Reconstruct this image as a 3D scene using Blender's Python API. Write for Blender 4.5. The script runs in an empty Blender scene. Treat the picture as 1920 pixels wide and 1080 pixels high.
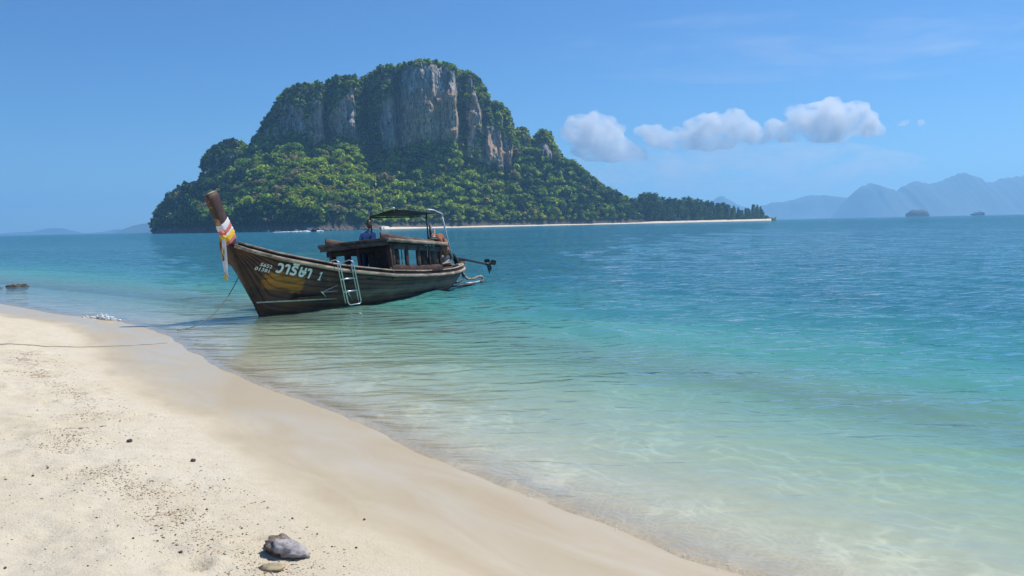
import bpy, bmesh, math, random
import numpy as np
from mathutils import Vector, Matrix
R = math.radians
SC = bpy.context.scene
COL = SC.collection

# ------------------------------------------------------------------ camera
F_PX, CAM_Z = 1598.0, 2.1
ROLL, PITCH = 0.02083, 0.07434
cam = bpy.data.cameras.new('camera')
cam.sensor_width = 36.0
cam.lens = 36.0 * F_PX / 1920.0
cam.clip_start, cam.clip_end = 0.05, 60000.0
camo = bpy.data.objects.new('camera', cam)
COL.objects.link(camo)
_f = Vector((0, math.cos(PITCH), -math.sin(PITCH)))
_r0 = Vector((1, 0, 0)); _u0 = _r0.cross(_f)
_r = math.cos(ROLL) * _r0 - math.sin(ROLL) * _u0
_u = math.sin(ROLL) * _r0 + math.cos(ROLL) * _u0
camo.matrix_world = Matrix(((_r.x, _u.x, -_f.x, 0), (_r.y, _u.y, -_f.y, 0), (_r.z, _u.z, -_f.z, CAM_Z), (0, 0, 0, 1)))
SC.camera = camo

# ------------------------------------------------------------------ sky, sun, exposure
SUN_EL, SUN_AZ = R(56), R(60)            # azimuth clockwise from +Y
w = bpy.data.worlds.new('World'); SC.world = w; w.use_nodes = True
wn = w.node_tree
sky = wn.nodes.new('ShaderNodeTexSky'); sky.sky_type = 'NISHITA'; sky.sun_disc = False
sky.sun_elevation = SUN_EL; sky.sun_rotation = SUN_AZ
sky.altitude = 0; sky.air_density = 1.0; sky.dust_density = 0.22; sky.ozone_density = 6.0
wn.nodes['Background'].inputs['Strength'].default_value = 0.092
tn = wn.nodes.new('ShaderNodeMix'); tn.data_type = 'RGBA'; tn.blend_type = 'MULTIPLY'; tn.inputs[0].default_value = 1.0
tn.inputs[7].default_value = (0.50, 0.80, 1.08, 1)
wn.links.new(sky.outputs['Color'], tn.inputs[6]); wn.links.new(tn.outputs[2], wn.nodes['Background'].inputs['Color'])
sun = bpy.data.lights.new('sun', 'SUN'); sun.energy = 4.4; sun.angle = R(0.5); sun.color = (1.0, 0.95, 0.86)
suno = bpy.data.objects.new('sun', sun); COL.objects.link(suno)
SDIR = Vector((math.sin(SUN_AZ) * math.cos(SUN_EL), math.cos(SUN_AZ) * math.cos(SUN_EL), math.sin(SUN_EL)))
suno.rotation_euler = SDIR.to_track_quat('Z', 'Y').to_euler()
suno.location = (0, 0, 50)
SC.view_settings.view_transform = 'Standard'; SC.view_settings.look = 'None'
SC.view_settings.gamma = 1; SC.view_settings.exposure = 0.22; SC.view_settings.use_curve_mapping = False
cy = SC.cycles
cy.use_denoising = True
cy.max_bounces = 10; cy.diffuse_bounces = 3; cy.glossy_bounces = 3; cy.transparent_max_bounces = 16
cy.transmission_bounces = 4; cy.volume_bounces = 8
cy.sample_clamp_indirect = 6.0; cy.sample_clamp_direct = 4.0
cy.caustics_reflective = False; cy.caustics_refractive = False

# ------------------------------------------------------------------ numpy helpers
def _hash(ix, iy, iz, seed):
    n = (ix.astype(np.int64) * 374761393 + iy.astype(np.int64) * 668265263 + iz.astype(np.int64) * 2147483647 + seed * 974634777) & 0xffffffff
    n = ((n ^ (n >> 13)) * 1274126177) & 0xffffffff
    n = ((n ^ (n >> 15)) * 2246822519) & 0xffffffff
    return ((n ^ (n >> 16)) & 0xffffff) / float(0xffffff)
def vnoise(x, y, z=None, seed=0):
    x = np.asarray(x, float); y = np.asarray(y, float)
    z = np.zeros_like(x) if z is None else np.asarray(z, float)
    x, y, z = np.broadcast_arrays(x, y, z)
    ix, iy, iz = np.floor(x), np.floor(y), np.floor(z)
    fx, fy, fz = x - ix, y - iy, z - iz
    fx = fx * fx * (3 - 2 * fx); fy = fy * fy * (3 - 2 * fy); fz = fz * fz * (3 - 2 * fz)
    r = 0
    for a in (0, 1):
        for b in (0, 1):
            for c in (0, 1):
                r = r + _hash(ix + a, iy + b, iz + c, seed) * (fx if a else 1 - fx) * (fy if b else 1 - fy) * (fz if c else 1 - fz)
    return r * 2 - 1
def fbm(x, y, z=None, oct=4, seed=0, gain=0.5, lac=2.03):
    s, a, t = 0, 1.0, 0
    for o in range(oct):
        f = lac ** o
        s = s + a * vnoise(x * f, y * f, None if z is None else z * f, seed + o * 17)
        t += a; a *= gain
    return s / t
def sstep(a, b, x):
    t = np.clip((x - a) / (b - a), 0, 1); return t * t * (3 - 2 * t)

# ------------------------------------------------------------------ object helpers
def tag(o, label=None, cat=None, group=None, kind=None):
    if label: o['label'] = label
    if cat: o['category'] = cat
    if group: o['group'] = group
    if kind: o['kind'] = kind
    return o
def mesh_np(name, verts, faces, mat=None, parent=None, smooth=False, attrs=None):
    """faces: (n,k) int array of equal-length polygons, or list of arrays/lists"""
    me = bpy.data.meshes.new(name)
    verts = np.asarray(verts, np.float32)
    if isinstance(faces, np.ndarray):
        loops = faces.ravel().astype(np.int32); k = faces.shape[1]
        starts = np.arange(0, len(loops), k, dtype=np.int32)
    else:
        loops = np.concatenate([np.asarray(f, np.int32) for f in faces])
        ln = np.array([len(f) for f in faces]); starts = np.concatenate([[0], np.cumsum(ln)[:-1]]).astype(np.int32)
    me.vertices.add(len(verts)); me.vertices.foreach_set('co', verts.ravel())
    me.loops.add(len(loops)); me.loops.foreach_set('vertex_index', loops)
    me.polygons.add(len(starts)); me.polygons.foreach_set('loop_start', starts)
    me.update(calc_edges=True); me.validate()
    if smooth: me.polygons.foreach_set('use_smooth', np.ones(len(me.polygons), bool))
    for nm, arr in (attrs or {}).items():
        arr = np.asarray(arr, np.float32)
        if arr.ndim == 1:
            at = me.attributes.new(nm, 'FLOAT', 'POINT'); at.data.foreach_set('value', arr)
        else:
            at = me.attributes.new(nm, 'FLOAT_COLOR', 'POINT')
            c4 = np.ones((len(arr), 4), np.float32); c4[:, :3] = arr; at.data.foreach_set('color', c4.ravel())
    o = bpy.data.objects.new(name, me); COL.objects.link(o)
    if mat: me.materials.append(mat)
    if parent: o.parent = parent
    return o
def grid_faces(nu, nv):
    i = np.arange(nu - 1)[:, None] * nv + np.arange(nv - 1)[None, :]
    return np.stack([i, i + nv, i + nv + 1, i + 1], -1).reshape(-1, 4)
def empty(name, loc=(0, 0, 0), rot=(0, 0, 0), parent=None):
    o = bpy.data.objects.new(name, None); COL.objects.link(o)
    o.location = loc; o.rotation_euler = rot; o.empty_display_size = 0.2
    if parent: o.parent = parent
    return o
class MB:
    """collects shapes, then links them as one mesh object"""
    def __init__(s): s.v = []; s.f = []; s.n = 0
    def add(s, v, f):
        v = np.asarray(v, float); s.v.append(v)
        for q in f: s.f.append([int(i) + s.n for i in q])
        s.n += len(v); return s
    def box(s, c, size, rot=None, taper=1.0):
        hx, hy, hz = [d / 2 for d in size]
        v = np.array([[sx * hx * (taper if sz > 0 else 1), sy * hy * (taper if sz > 0 else 1), sz * hz] for sz in (-1, 1) for sx, sy in ((-1, -1), (1, -1), (1, 1), (-1, 1))])
        if rot is not None: v = v @ np.array(rot).T
        return s.add(v + np.array(c), [(3, 2, 1, 0), (4, 5, 6, 7), (0, 1, 5, 4), (1, 2, 6, 5), (2, 3, 7, 6), (3, 0, 4, 7)])
    def bar(s, p, q, wd, ht, up=(0, 0, 1)):
        p, q = np.array(p, float), np.array(q, float); d = q - p; L = np.linalg.norm(d); d = d / L
        up = np.array(up, float); x = np.cross(d, up); x /= np.linalg.norm(x); z = np.cross(x, d)
        return s.box((p + q) / 2, (wd, L, ht), np.stack([x, d, z], 1))
    def strip(s, pts, wd, ht, ups=None):
        """rectangular section swept along pts"""
        pts = np.array(pts, float); n = len(pts); rings = []
        for i in range(n):
            d = pts[min(i + 1, n - 1)] - pts[max(i - 1, 0)]; d /= np.linalg.norm(d)
            up = np.array(ups[i] if ups is not None else (0, 0, 1), float)
            x = np.cross(d, up); x /= np.linalg.norm(x); z = np.cross(x, d)
            wv = wd[i] if hasattr(wd, '__len__') else wd; hv = ht[i] if hasattr(ht, '__len__') else ht
            rings += [pts[i] - x * wv / 2 - z * hv / 2, pts[i] + x * wv / 2 - z * hv / 2, pts[i] + x * wv / 2 + z * hv / 2, pts[i] - x * wv / 2 + z * hv / 2]
        f = [(0, 1, 2, 3)]
        for i in range(n - 1):
            for k in range(4):
                a = i * 4 + k; b = i * 4 + (k + 1) % 4; f.append((a, a + 4, b + 4, b))
        e = (n - 1) * 4; f.append((e + 3, e + 2, e + 1, e))
        return s.add(rings, f)
    def tube(s, pts, r, seg=8):
        pts = np.array(pts, float); n = len(pts); rings = []; px = None
        for i in range(n):
            d = pts[min(i + 1, n - 1)] - pts[max(i - 1, 0)]; d /= (np.linalg.norm(d) + 1e-9)
            if px is None:
                px = np.cross(d, (0, 0, 1) if abs(d[2]) < 0.9 else (1, 0, 0))
            px = px - d * (px @ d); px /= np.linalg.norm(px); py = np.cross(d, px)
            rr = r[i] if hasattr(r, '__len__') else r
            for k in range(seg):
                a = 2 * math.pi * k / seg; rings.append(pts[i] + rr * (math.cos(a) * px + math.sin(a) * py))
        f = [tuple(range(seg))[::-1]]
        for i in range(n - 1):
            for k in range(seg):
                a = i * seg + k; b = i * seg + (k + 1) % seg; f.append((a, b, b + seg, a + seg))
        f.append(tuple((n - 1) * seg + k for k in range(seg)))
        return s.add(rings, f)
    def blob(s, c, rad, sub=2, amp=0.2, freq=2.0, seed=0, squash=None):
        v, f = ICO[sub]
        n = 1 + amp * fbm(v[:, 0] * freq + seed * 3.1, v[:, 1] * freq, v[:, 2] * freq, 3, seed)
        return s.add(v * n[:, None] * np.array(rad) + np.array(c), f)
    def build(s, name, mat, parent=None, smooth=False, bevel=0.0):
        o = mesh_np(name, np.concatenate(s.v), s.f, mat, parent, smooth)
        if bevel:
            bm = bmesh.new(); bm.from_mesh(o.data)
            bmesh.ops.bevel(bm, geom=list(bm.edges), offset=bevel, segments=1, affect='EDGES', clamp_overlap=True)
            bm.to_mesh(o.data); bm.free()
        return o
ICO = {}
for _s in (1, 2, 3, 4):
    _b = bmesh.new(); bmesh.ops.create_icosphere(_b, subdivisions=_s, radius=1.0)
    ICO[_s] = (np.array([v.co[:] for v in _b.verts]), [tuple(v.index for v in f.verts) for f in _b.faces]); _b.free()
def copy_tree(o, parent=None):
    c = o.copy(); COL.objects.link(c); c.parent = parent
    for ch in list(o.children): copy_tree(ch, c)
    return c

# ------------------------------------------------------------------ material helpers
class NT:
    def __init__(s, name):
        s.m = bpy.data.materials.new(name); s.m.use_nodes = True; s.t = s.m.node_tree; s.t.nodes.clear()
        s.out = s.n('ShaderNodeOutputMaterial')
    def n(s, typ, **kw):
        nd = s.t.nodes.new(typ)
        for k, v in kw.items():
            if k.startswith('i_'):
                key = k[2:]; key = int(key) if key.isdigit() else key.replace('_', ' ')
                s.set(nd.inputs[key], v)
            else: setattr(nd, k, v)
        return nd
    def set(s, inp, v):
        if hasattr(v, 'is_output') or isinstance(v, bpy.types.NodeSocket): s.t.links.new(v, inp)
        else: inp.default_value = v
    def math(s, op, a, b=0.0, clamp=False):
        nd = s.n('ShaderNodeMath', operation=op); nd.use_clamp = clamp; s.set(nd.inputs[0], a); s.set(nd.inputs[1], b); return nd.outputs[0]
    def mix(s, fac, a, b, blend='MIX'):
        nd = s.n('ShaderNodeMix', data_type='RGBA', blend_type=blend); s.set(nd.inputs[0], fac); s.set(nd.inputs[6], a); s.set(nd.inputs[7], b); return nd.outputs[2]
    def ramp(s, fac, stops):
        nd = s.n('ShaderNodeValToRGB'); s.set(nd.inputs[0], fac); e = nd.color_ramp.elements
        while len(e) < len(stops): e.new(0.5)
        for el, (p, c) in zip(e, stops):
            el.position = p; el.color = (*c, 1) if len(c) == 3 else c
        return nd.outputs['Color']
    def noise(s, scale, vec=None, detail=4, rough=0.55, dist=0.0):
        nd = s.n('ShaderNodeTexNoise'); nd.inputs['Scale'].default_value = scale; nd.inputs['Detail'].default_value = detail
        nd.inputs['Roughness'].default_value = rough; nd.inputs['Distortion'].default_value = dist
        if vec is not None: s.t.links.new(vec, nd.inputs['Vector'])
        return nd.outputs['Fac']
    def coord(s, kind='Object', scale=None, rot=None):
        c = s.n('ShaderNodeTexCoord').outputs[kind]
        if scale or rot:
            mp = s.n('ShaderNodeMapping'); s.t.links.new(c, mp.inputs['Vector'])
            if scale: mp.inputs['Scale'].default_value = scale
            if rot: mp.inputs['Rotation'].default_value = rot
            c = mp.outputs[0]
        return c
    def pos(s, scale=None, rot=None):
        c = s.n('ShaderNodeNewGeometry').outputs['Position']
        mp = s.n('ShaderNodeMapping'); s.t.links.new(c, mp.inputs['Vector'])
        if scale: mp.inputs['Scale'].default_value = scale
        if rot: mp.inputs['Rotation'].default_value = rot
        return mp.outputs[0]
    def attr(s, name, out='Fac'):
        return s.n('ShaderNodeAttribute', attribute_name=name).outputs[out]
    def bump(s, h, strength=0.3, dist=0.02, normal=None):
        nd = s.n('ShaderNodeBump'); nd.inputs['Strength'].default_value = strength; nd.inputs['Distance'].default_value = dist
        s.t.links.new(h, nd.inputs['Height'])
        if normal is not None: s.t.links.new(normal, nd.inputs['Normal'])
        return nd.outputs[0]
    def principled(s, color, rough=0.7, normal=None, spec=0.5, metal=0.0, **kw):
        p = s.n('ShaderNodeBsdfPrincipled'); s.set(p.inputs['Base Color'], color if not isinstance(color, tuple) else (*color, 1))
        s.set(p.inputs['Roughness'], rough); s.set(p.inputs['Specular IOR Level'], spec); p.inputs['Metallic'].default_value = metal
        if normal is not None: s.t.links.new(normal, p.inputs['Normal'])
        for k, v in kw.items(): s.set(p.inputs[k.replace('_', ' ')], v)
        s.t.links.new(p.outputs[0], s.out.inputs[0]); return p
def simple(name, col, rough=0.7, var=0.25, scale=8.0, metal=0.0, bump=0.0):
    m = NT(name); c = m.coord('Object'); f = m.noise(scale, c, 5)
    a = tuple(v * (1 - var) for v in col); b = tuple(min(1, v * (1 + var)) for v in col)
    colr = m.ramp(f, [(0.3, a), (0.7, b)])
    m.principled(colr, rough, m.bump(f, bump, 0.01) if bump else None, metal=metal)
    return m.m
def wood(name, dark, mid, light, rough=0.75, along=1, wear=0.5, orange=False):
    m = NT(name); sc = [14.0, 14.0, 14.0]; sc[along] = 1.3
    g = m.noise(1.0, m.coord('Object', tuple(sc)), 6, 0.65)
    st = m.noise(1.7, m.coord('Object'), 5, 0.6)
    c1 = m.ramp(g, [(0.25, dark), (0.55, mid), (0.85, light)])
    c2 = m.ramp(m.noise(3.1, m.coord('Object', (1.3, 0.8, 1.9)), 4), [(0.35, (0.55, 0.5, 0.48)), (0.65, (1.25, 1.2, 1.15))])
    col = m.mix(1.0, c1, c2, 'MULTIPLY')
    m.principled(col, rough, m.bump(g, 0.35, 0.01), spec=0.3)
    return m.m

M = {}
M['cabin_wood'] = wood('cabin_wood', (0.03, 0.016, 0.013), (0.085, 0.042, 0.036), (0.15, 0.085, 0.072), 0.65, 2)
M['roof_wood'] = wood('roof_wood', (0.06, 0.04, 0.034), (0.17, 0.12, 0.10), (0.32, 0.25, 0.21), 0.8, 1)
M['fascia_wood'] = wood('fascia_wood', (0.05, 0.045, 0.045), (0.12, 0.105, 0.10), (0.22, 0.19, 0.18), 0.8, 0)
M['pale_wood'] = wood('pale_wood', (0.13, 0.095, 0.075), (0.40, 0.33, 0.27), (0.62, 0.55, 0.47), 0.85, 1)
M['deck_wood'] = wood('deck_wood', (0.03, 0.02, 0.016), (0.09, 0.06, 0.045), (0.17, 0.12, 0.09), 0.8, 1)
M['dark_wood'] = wood('dark_wood', (0.012, 0.008, 0.007), (0.03, 0.02, 0.017), (0.06, 0.04, 0.033), 0.7, 1)
M['steel'] = simple('steel', (0.62, 0.64, 0.66), 0.28, 0.15, 20, 0.9)
M['dark_metal'] = simple('dark_metal', (0.035, 0.04, 0.045), 0.45, 0.4, 12, 0.3)
M['rust_metal'] = simple('rust_metal', (0.22, 0.10, 0.055), 0.7, 0.5, 10, 0.1)
M['grey_pipe'] = simple('grey_pipe', (0.55, 0.60, 0.62), 0.4, 0.15, 10, 0.2)
M['rope'] = simple('rope', (0.42, 0.36, 0.27), 0.9, 0.35, 60, 0, 0.4)
M['green_rope'] = simple('green_rope', (0.13, 0.15, 0.13), 0.9, 0.3, 60)
M['canvas'] = simple('canvas', (0.045, 0.07, 0.06), 0.85, 0.3, 5, 0, 0.2)
M['orange_cloth'] = simple('orange_cloth', (0.30, 0.11, 0.06), 0.85, 0.5, 7, 0, 0.4)
M['white_cloth'] = simple('white_cloth', (0.78, 0.74, 0.74), 0.8, 0.08, 20)
M['pink_cloth'] = simple('pink_cloth', (0.62, 0.16, 0.15), 0.8, 0.2, 20)
M['yellow_cloth'] = simple('yellow_cloth', (0.85, 0.52, 0.03), 0.8, 0.15, 20)
M['white_paint'] = simple('white_paint', (0.72, 0.76, 0.76), 0.6, 0.22, 25)
M['dull_white_paint'] = simple('dull_white_paint', (0.46, 0.46, 0.45), 0.7, 0.35, 9)
M['skin'] = simple('skin', (0.17, 0.08, 0.05), 0.5, 0.1, 10)
M['hair'] = simple('hair', (0.012, 0.010, 0.010), 0.5, 0.2, 30)
M['blue_shirt'] = simple('blue_shirt', (0.17, 0.25, 0.47), 0.85, 0.2, 9)
M['navy_trousers'] = simple('navy_trousers', (0.025, 0.075, 0.24), 0.85, 0.2, 9)
M['glasses'] = simple('glasses', (0.01, 0.01, 0.01), 0.15, 0.1, 9)
M['brass'] = simple('brass', (0.75, 0.55, 0.2), 0.3, 0.1, 9, 0.8)
M['blue_tarp'] = simple('blue_tarp', (0.05, 0.28, 0.75), 0.6, 0.1, 3)
M['far_white'] = simple('far_white', (0.8, 0.8, 0.8), 0.5, 0.05, 3)

# ------------------------------------------------------------------ shore
SHORE = np.array([(-90, 92), (-60, 66), (-38, 47), (-24, 34.0), (-15.68, 26.0), (-12.16, 22.49), (-9.56, 20.3), (-7.45, 17.8), (-6.2, 15.7), (-4.55, 13.0), (-3.15, 11.0), (-2.05, 9.6),
                  (-1.15, 8.15), (-0.5, 7.2), (-0.02, 6.58), (0.5, 5.93), (0.82, 5.46), (1.1, 5.09), (1.42, 4.75), (2.4, 3.4), (4.0, 1.0), (6.5, -3), (12, -12), (30, -40)])
def _spline(P, n):
    t = np.r_[0, np.cumsum(np.linalg.norm(np.diff(P, axis=0), axis=1) ** 0.5)]
    out = []
    m = np.zeros_like(P); m[1:-1] = (P[2:] - P[:-2]) / (t[2:] - t[:-2])[:, None]; m[0] = (P[1] - P[0]) / (t[1] - t[0]); m[-1] = (P[-1] - P[-2]) / (t[-1] - t[-2])
    for i in range(len(P) - 1):
        u = np.linspace(0, 1, n, endpoint=False)[:, None]; h = t[i + 1] - t[i]
        out.append((2 * u**3 - 3 * u**2 + 1) * P[i] + (u**3 - 2 * u**2 + u) * h * m[i] + (-2 * u**3 + 3 * u**2) * P[i + 1] + (u**3 - u**2) * h * m[i + 1])
    out.append(P[-1:]); return np.concatenate(out)
SP = _spline(SHORE, 12)
def offshore(x, y):
    """signed distance to the shoreline, positive over water"""
    x = np.asarray(x, float); y = np.asarray(y, float); sh = x.shape; x = x.ravel(); y = y.ravel()
    best = np.full(x.shape, 1e9); sg = np.ones(x.shape)
    for i in range(len(SP) - 1):
        a, b = SP[i], SP[i + 1]; d = b - a; L = d @ d
        t = np.clip(((x - a[0]) * d[0] + (y - a[1]) * d[1]) / L, 0, 1)
        dx = x - a[0] - t * d[0]; dy = y - a[1] - t * d[1]; q = dx * dx + dy * dy
        k = q < best; best[k] = q[k]; sg[k] = np.sign(d[0] * dy - d[1] * dx)[k]
    return (np.sqrt(best) * sg).reshape(sh)
def beach_z(x, y, s=None):
    if s is None: s = offshore(x, y)
    land = np.interp(-s, [0, 0.4, 1.6, 3.0, 5, 9, 20, 60], [0, 0.03, 0.12, 0.30, 0.42, 0.55, 0.8, 1.5])
    sea = -np.interp(s, [0, 1, 3, 5, 7, 10, 16, 30, 60, 120], [0, 0.05, 0.15, 0.33, 0.66, 1.3, 2.3, 3.4, 4.6, 5.5])
    base = np.where(s < 0, land, sea)
    dry = sstep(1.5, 2.8, -s)
    z = base + dry * (0.034 * fbm(x * 1.3, y * 1.3, oct=4, seed=5) + 0.036 * fbm(x * 4.2, y * 4.2, oct=4, seed=9))
    z = z + 0.006 * vnoise(x * 0.9, y * 0.9, seed=12) * sstep(0.1, 1.0, np.abs(s))
    return z
def polar_grid(r0, rings, th0, th1, nt, cx=0.0, cy=-1.0):
    th = np.linspace(th0, th1, nt)
    rr = np.asarray(rings)
    x = cx + rr[:, None] * np.sin(th)[None]; y = cy + rr[:, None] * np.cos(th)[None]
    return x, y

# sand, one sheet on both sides of the water's edge
rings = np.concatenate([np.geomspace(2.2, 30, 470), np.geomspace(30.3, 260, 90)])
X, Y = polar_grid(0, rings, R(-80), R(72), 620)
S = offshore(X, Y)
Z = beach_z(X, Y, S)
# footprints: shallow oval dents with a low rim, on the dry part
rng = np.random.default_rng(4)
for k in range(110):
    fx, fy = rng.uniform(-7.5, -0.4), rng.uniform(2.8, 13)
    sc_ = float(offshore(np.array([fx]), np.array([fy]))[0])
    if sc_ > -1.9: continue
    a = rng.uniform(-0.6, 0.9); lx, ly = 0.055, 0.13
    m_ = (np.abs(X - fx) < 0.5) & (np.abs(Y - fy) < 0.5)
    dx, dy = X[m_] - fx, Y[m_] - fy
    u_ = dx * math.cos(a) - dy * math.sin(a); v_ = dx * math.sin(a) + dy * math.cos(a)
    q = np.sqrt((u_ / lx) ** 2 + (v_ / ly) ** 2)
    Z[m_] += rng.uniform(0.6, 1.6) * (-0.042 * np.exp(-(q / 0.8) ** 4) + 0.018 * np.exp(-((q - 1.35) / 0.35) ** 2))
m = NT('sand')
P1 = m.pos()
off = m.attr('offshore')
big = m.noise(0.9, P1, 4); fine = m.noise(55.0, P1, 6, 0.7); mid = m.noise(7.0, P1, 6, 0.65)
edge_n = m.math('MULTIPLY', m.math('SUBTRACT', m.noise(1.1, m.pos((1, 0.6, 1)), 4), 0.5), 1.0)
wetv = m.n('ShaderNodeMapRange', interpolation_type='SMOOTHERSTEP'); m.set(wetv.inputs[0], m.math('ADD', off, edge_n)); wetv.inputs[1].default_value = -1.8; wetv.inputs[2].default_value = -1.2
wet = wetv.outputs[0]
dryc = m.ramp(mid, [(0.25, (0.53, 0.45, 0.305)), (0.5, (0.61, 0.54, 0.41)), (0.8, (0.68, 0.62, 0.50))])
dryc = m.mix(0.5, dryc, m.ramp(big, [(0.35, (0.60, 0.51, 0.36)), (0.65, (0.66, 0.595, 0.48))]))
speck = m.ramp(m.noise(160.0, P1, 3, 0.8), [(0.30, (0.45, 0.36, 0.27)), (0.42, (1, 1, 1))])
dryc = m.mix(0.55, dryc, m.mix(1.0, dryc, speck, 'MULTIPLY'))
smp = m.n('ShaderNodeMapping'); m.t.links.new(m.pos((1, 1, 1), (0, 0, R(51))), smp.inputs['Vector']); smp.inputs['Scale'].default_value = (.7, 2.4, 1)
streak = m.noise(1.0, smp.outputs[0], 6, 0.65, 0.6)
wetc = m.ramp(streak, [(0.3, (0.455, 0.365, 0.235)), (0.5, (0.50, 0.415, 0.28)), (0.7, (0.55, 0.47, 0.335))])
col = m.mix(wet, dryc, wetc)
under = m.n('ShaderNodeMapRange', interpolation_type='SMOOTHSTEP', i_0=off, i_1=-0.1, i_2=1.0).outputs[0]
col = m.mix(under, col, m.ramp(mid, [(0.3, (0.66, 0.585, 0.40)), (0.7, (0.76, 0.69, 0.51))]))
rough = m.n('ShaderNodeMapRange'); m.set(rough.inputs[0], wet); rough.inputs[3].default_value = 0.95; rough.inputs[4].default_value = 0.5
film = m.n('ShaderNodeMapRange', interpolation_type='SMOOTHSTEP'); m.set(film.inputs[0], m.math('ADD', off, edge_n)); film.inputs[1].default_value = -1.4; film.inputs[2].default_value = -0.7
filmf = m.math('MULTIPLY', film.outputs[0], m.n('ShaderNodeMapRange', i_0=streak, i_1=0.36, i_2=0.64, i_3=0.15, i_4=0.55).outputs[0])
hgt = m.math('ADD', m.math('MULTIPLY', fine, 0.55), mid)
bs = m.n('ShaderNodeBump'); m.set(bs.inputs['Height'], hgt); bs.inputs['Distance'].default_value = 0.02
m.set(bs.inputs['Strength'], m.n('ShaderNodeMapRange', i_0=wet, i_3=1.0, i_4=0.03).outputs[0])
p = m.principled(col, rough.outputs[0], bs.outputs[0], spec=0.25)
m.set(p.inputs['Coat Weight'], filmf); p.inputs['Coat Roughness'].default_value = 0.10; p.inputs['Coat IOR'].default_value = 1.33
M['sand'] = m.m
sand = mesh_np('sand_beach', np.stack([X, Y, Z], -1).reshape(-1, 3), grid_faces(*X.shape)[:, ::-1], M['sand'], smooth=True, attrs={'offshore': S.ravel()})
tag(sand, 'pale sand beach running from the lower left under the shallow water', kind='structure')

# ------------------------------------------------------------------ sea
rings = np.concatenate([np.geomspace(3.0, 45, 520), np.geomspace(45.5, 400, 120), np.geomspace(410, 10600, 62)])
X, Y = polar_grid(0, rings, R(-66), R(72), 520)
S = offshore(X, Y)
rad = np.hypot(X, Y + 1)
step = rad * 0.0062
Z = np.zeros_like(X)
rng = np.random.default_rng(11)
damp = 0.10 + 0.90 * sstep(0.5, 9.0, S)
for k in range(60):
    lam = math.exp(rng.uniform(math.log(0.28), math.log(5.5)))
    ang = R(218) + rng.normal(0, 0.55)                 # travel towards the beach
    ux, uy = math.sin(ang), math.cos(ang)
    amp = 0.0062 * lam ** 0.85 * rng.uniform(0.4, 1.2)
    wob = 0.5 * lam * vnoise(X / (lam * 3.0), Y / (lam * 3.0), seed=100 + k)
    ph = 2 * math.pi * ((X * ux + Y * uy + wob) / lam) + rng.uniform(0, 6.28)
    vis = sstep(2.5, 6.0, lam / step)
    env = 0.55 + 0.45 * vnoise(X / (lam * 4.5), Y / (lam * 4.5), seed=300 + k)
    Z += vis * amp * env * damp * (np.sin(ph) + 0.25 * np.sin(2 * ph + 0.7))
# low swell lines close to the beach
for s0, a, wd in ((1.3, 0.022, 0.28), (2.9, 0.02, 0.4), (4.9, 0.018, 0.5)):
    sw = S + 0.5 * vnoise(X * 0.35, Y * 0.35, seed=int(s0 * 50)) + 0.12 * vnoise(X * 1.6, Y * 1.6, seed=7)
    Z += a * np.exp(-((sw - s0) / wd) ** 2) * (0.6 + 0.4 * vnoise(X * 0.25, Y * 0.25, seed=int(s0 * 31)))
scal = 0.09 * fbm(X * 1.4, Y * 1.4, oct=3, seed=44)
Sl = S + scal
Z += 0.018 * np.exp(-((Sl - 0.10) / 0.16) ** 2)
Z = np.where(Sl < 0.05, np.minimum(Z, 0.020 - 0.5 * (0.05 - Sl)), Z)
Z = np.maximum(Z, -0.5)
depth = np.maximum(0, -beach_z(X, Y, S))
far = sstep(60, 400, rad)
FC = grid_faces(*X.shape)[:, ::-1]
keep = (S.ravel()[FC] > -0.7).any(1)
m = NT('sea_water')
dep = m.attr('depth'); offs = m.attr('offshore')
body = m.ramp(m.math('DIVIDE', dep, 6.0), [(0.0, (0.50, 0.58, 0.42)), (0.05, (0.33, 0.58, 0.46)), (0.10, (0.14, 0.44, 0.385)), (0.20, (0.058, 0.265, 0.285)), (0.38, (0.030, 0.165, 0.220)), (1.0, (0.026, 0.150, 0.225))])
patch = m.noise(0.035, m.pos((0.5, 1.6, 1), (0, 0, R(10))), 4)
body = m.mix(1.0, body, m.ramp(patch, [(0.35, (0.82, 0.86, 0.9)), (0.65, (1.12, 1.1, 1.05))]), 'MULTIPLY')
bfac = m.math('SUBTRACT', 1.0, m.math('POWER', 2.718, m.math('MULTIPLY', dep, -1.9)), clamp=True)
def absorb(k): return m.math('POWER', 2.718, m.math('MULTIPLY', dep, -k))
tint = m.n('ShaderNodeCombineColor'); m.set(tint.inputs[0], absorb(1.5)); m.set(tint.inputs[1], absorb(0.16)); m.set(tint.inputs[2], absorb(0.2))
# ripples: fine noise stretched along the crests
w1 = m.noise(2.1, m.pos((0.5, 1.5, 1)), 2, 0.5, 0.5)
w2 = m.noise(7.0, m.pos((0.6, 1.4, 1)), 2, 0.5, 0.4)
w3 = m.noise(0.50, m.pos((0.4, 1.5, 1)), 3, 0.55, 0.5)
w4 = m.noise(0.10, m.pos((0.4, 1.6, 1)), 3, 0.6, 0.3)
rd = m.attr('far')
calm = m.n('ShaderNodeMapRange', interpolation_type='SMOOTHSTEP', i_0=offs, i_1=0.3, i_2=9.0, i_3=0.22, i_4=1.0).outputs[0]
hh = m.math('ADD', m.math('MULTIPLY', w1, 0.12), m.math('ADD', m.math('MULTIPLY', w2, 0.008), m.math('MULTIPLY', w3, m.math('MULTIPLY_ADD', rd, 0.35) if False else m.math('ADD', 0.22, m.math('MULTIPLY', rd, 0.35)))))
hh = m.math('ADD', hh, m.math('MULTIPLY', m.math('MULTIPLY', w4, rd), 1.6))
hh = m.math('MULTIPLY', hh, calm)
nb = m.bump(hh, 1.0, 1.0)
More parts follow.
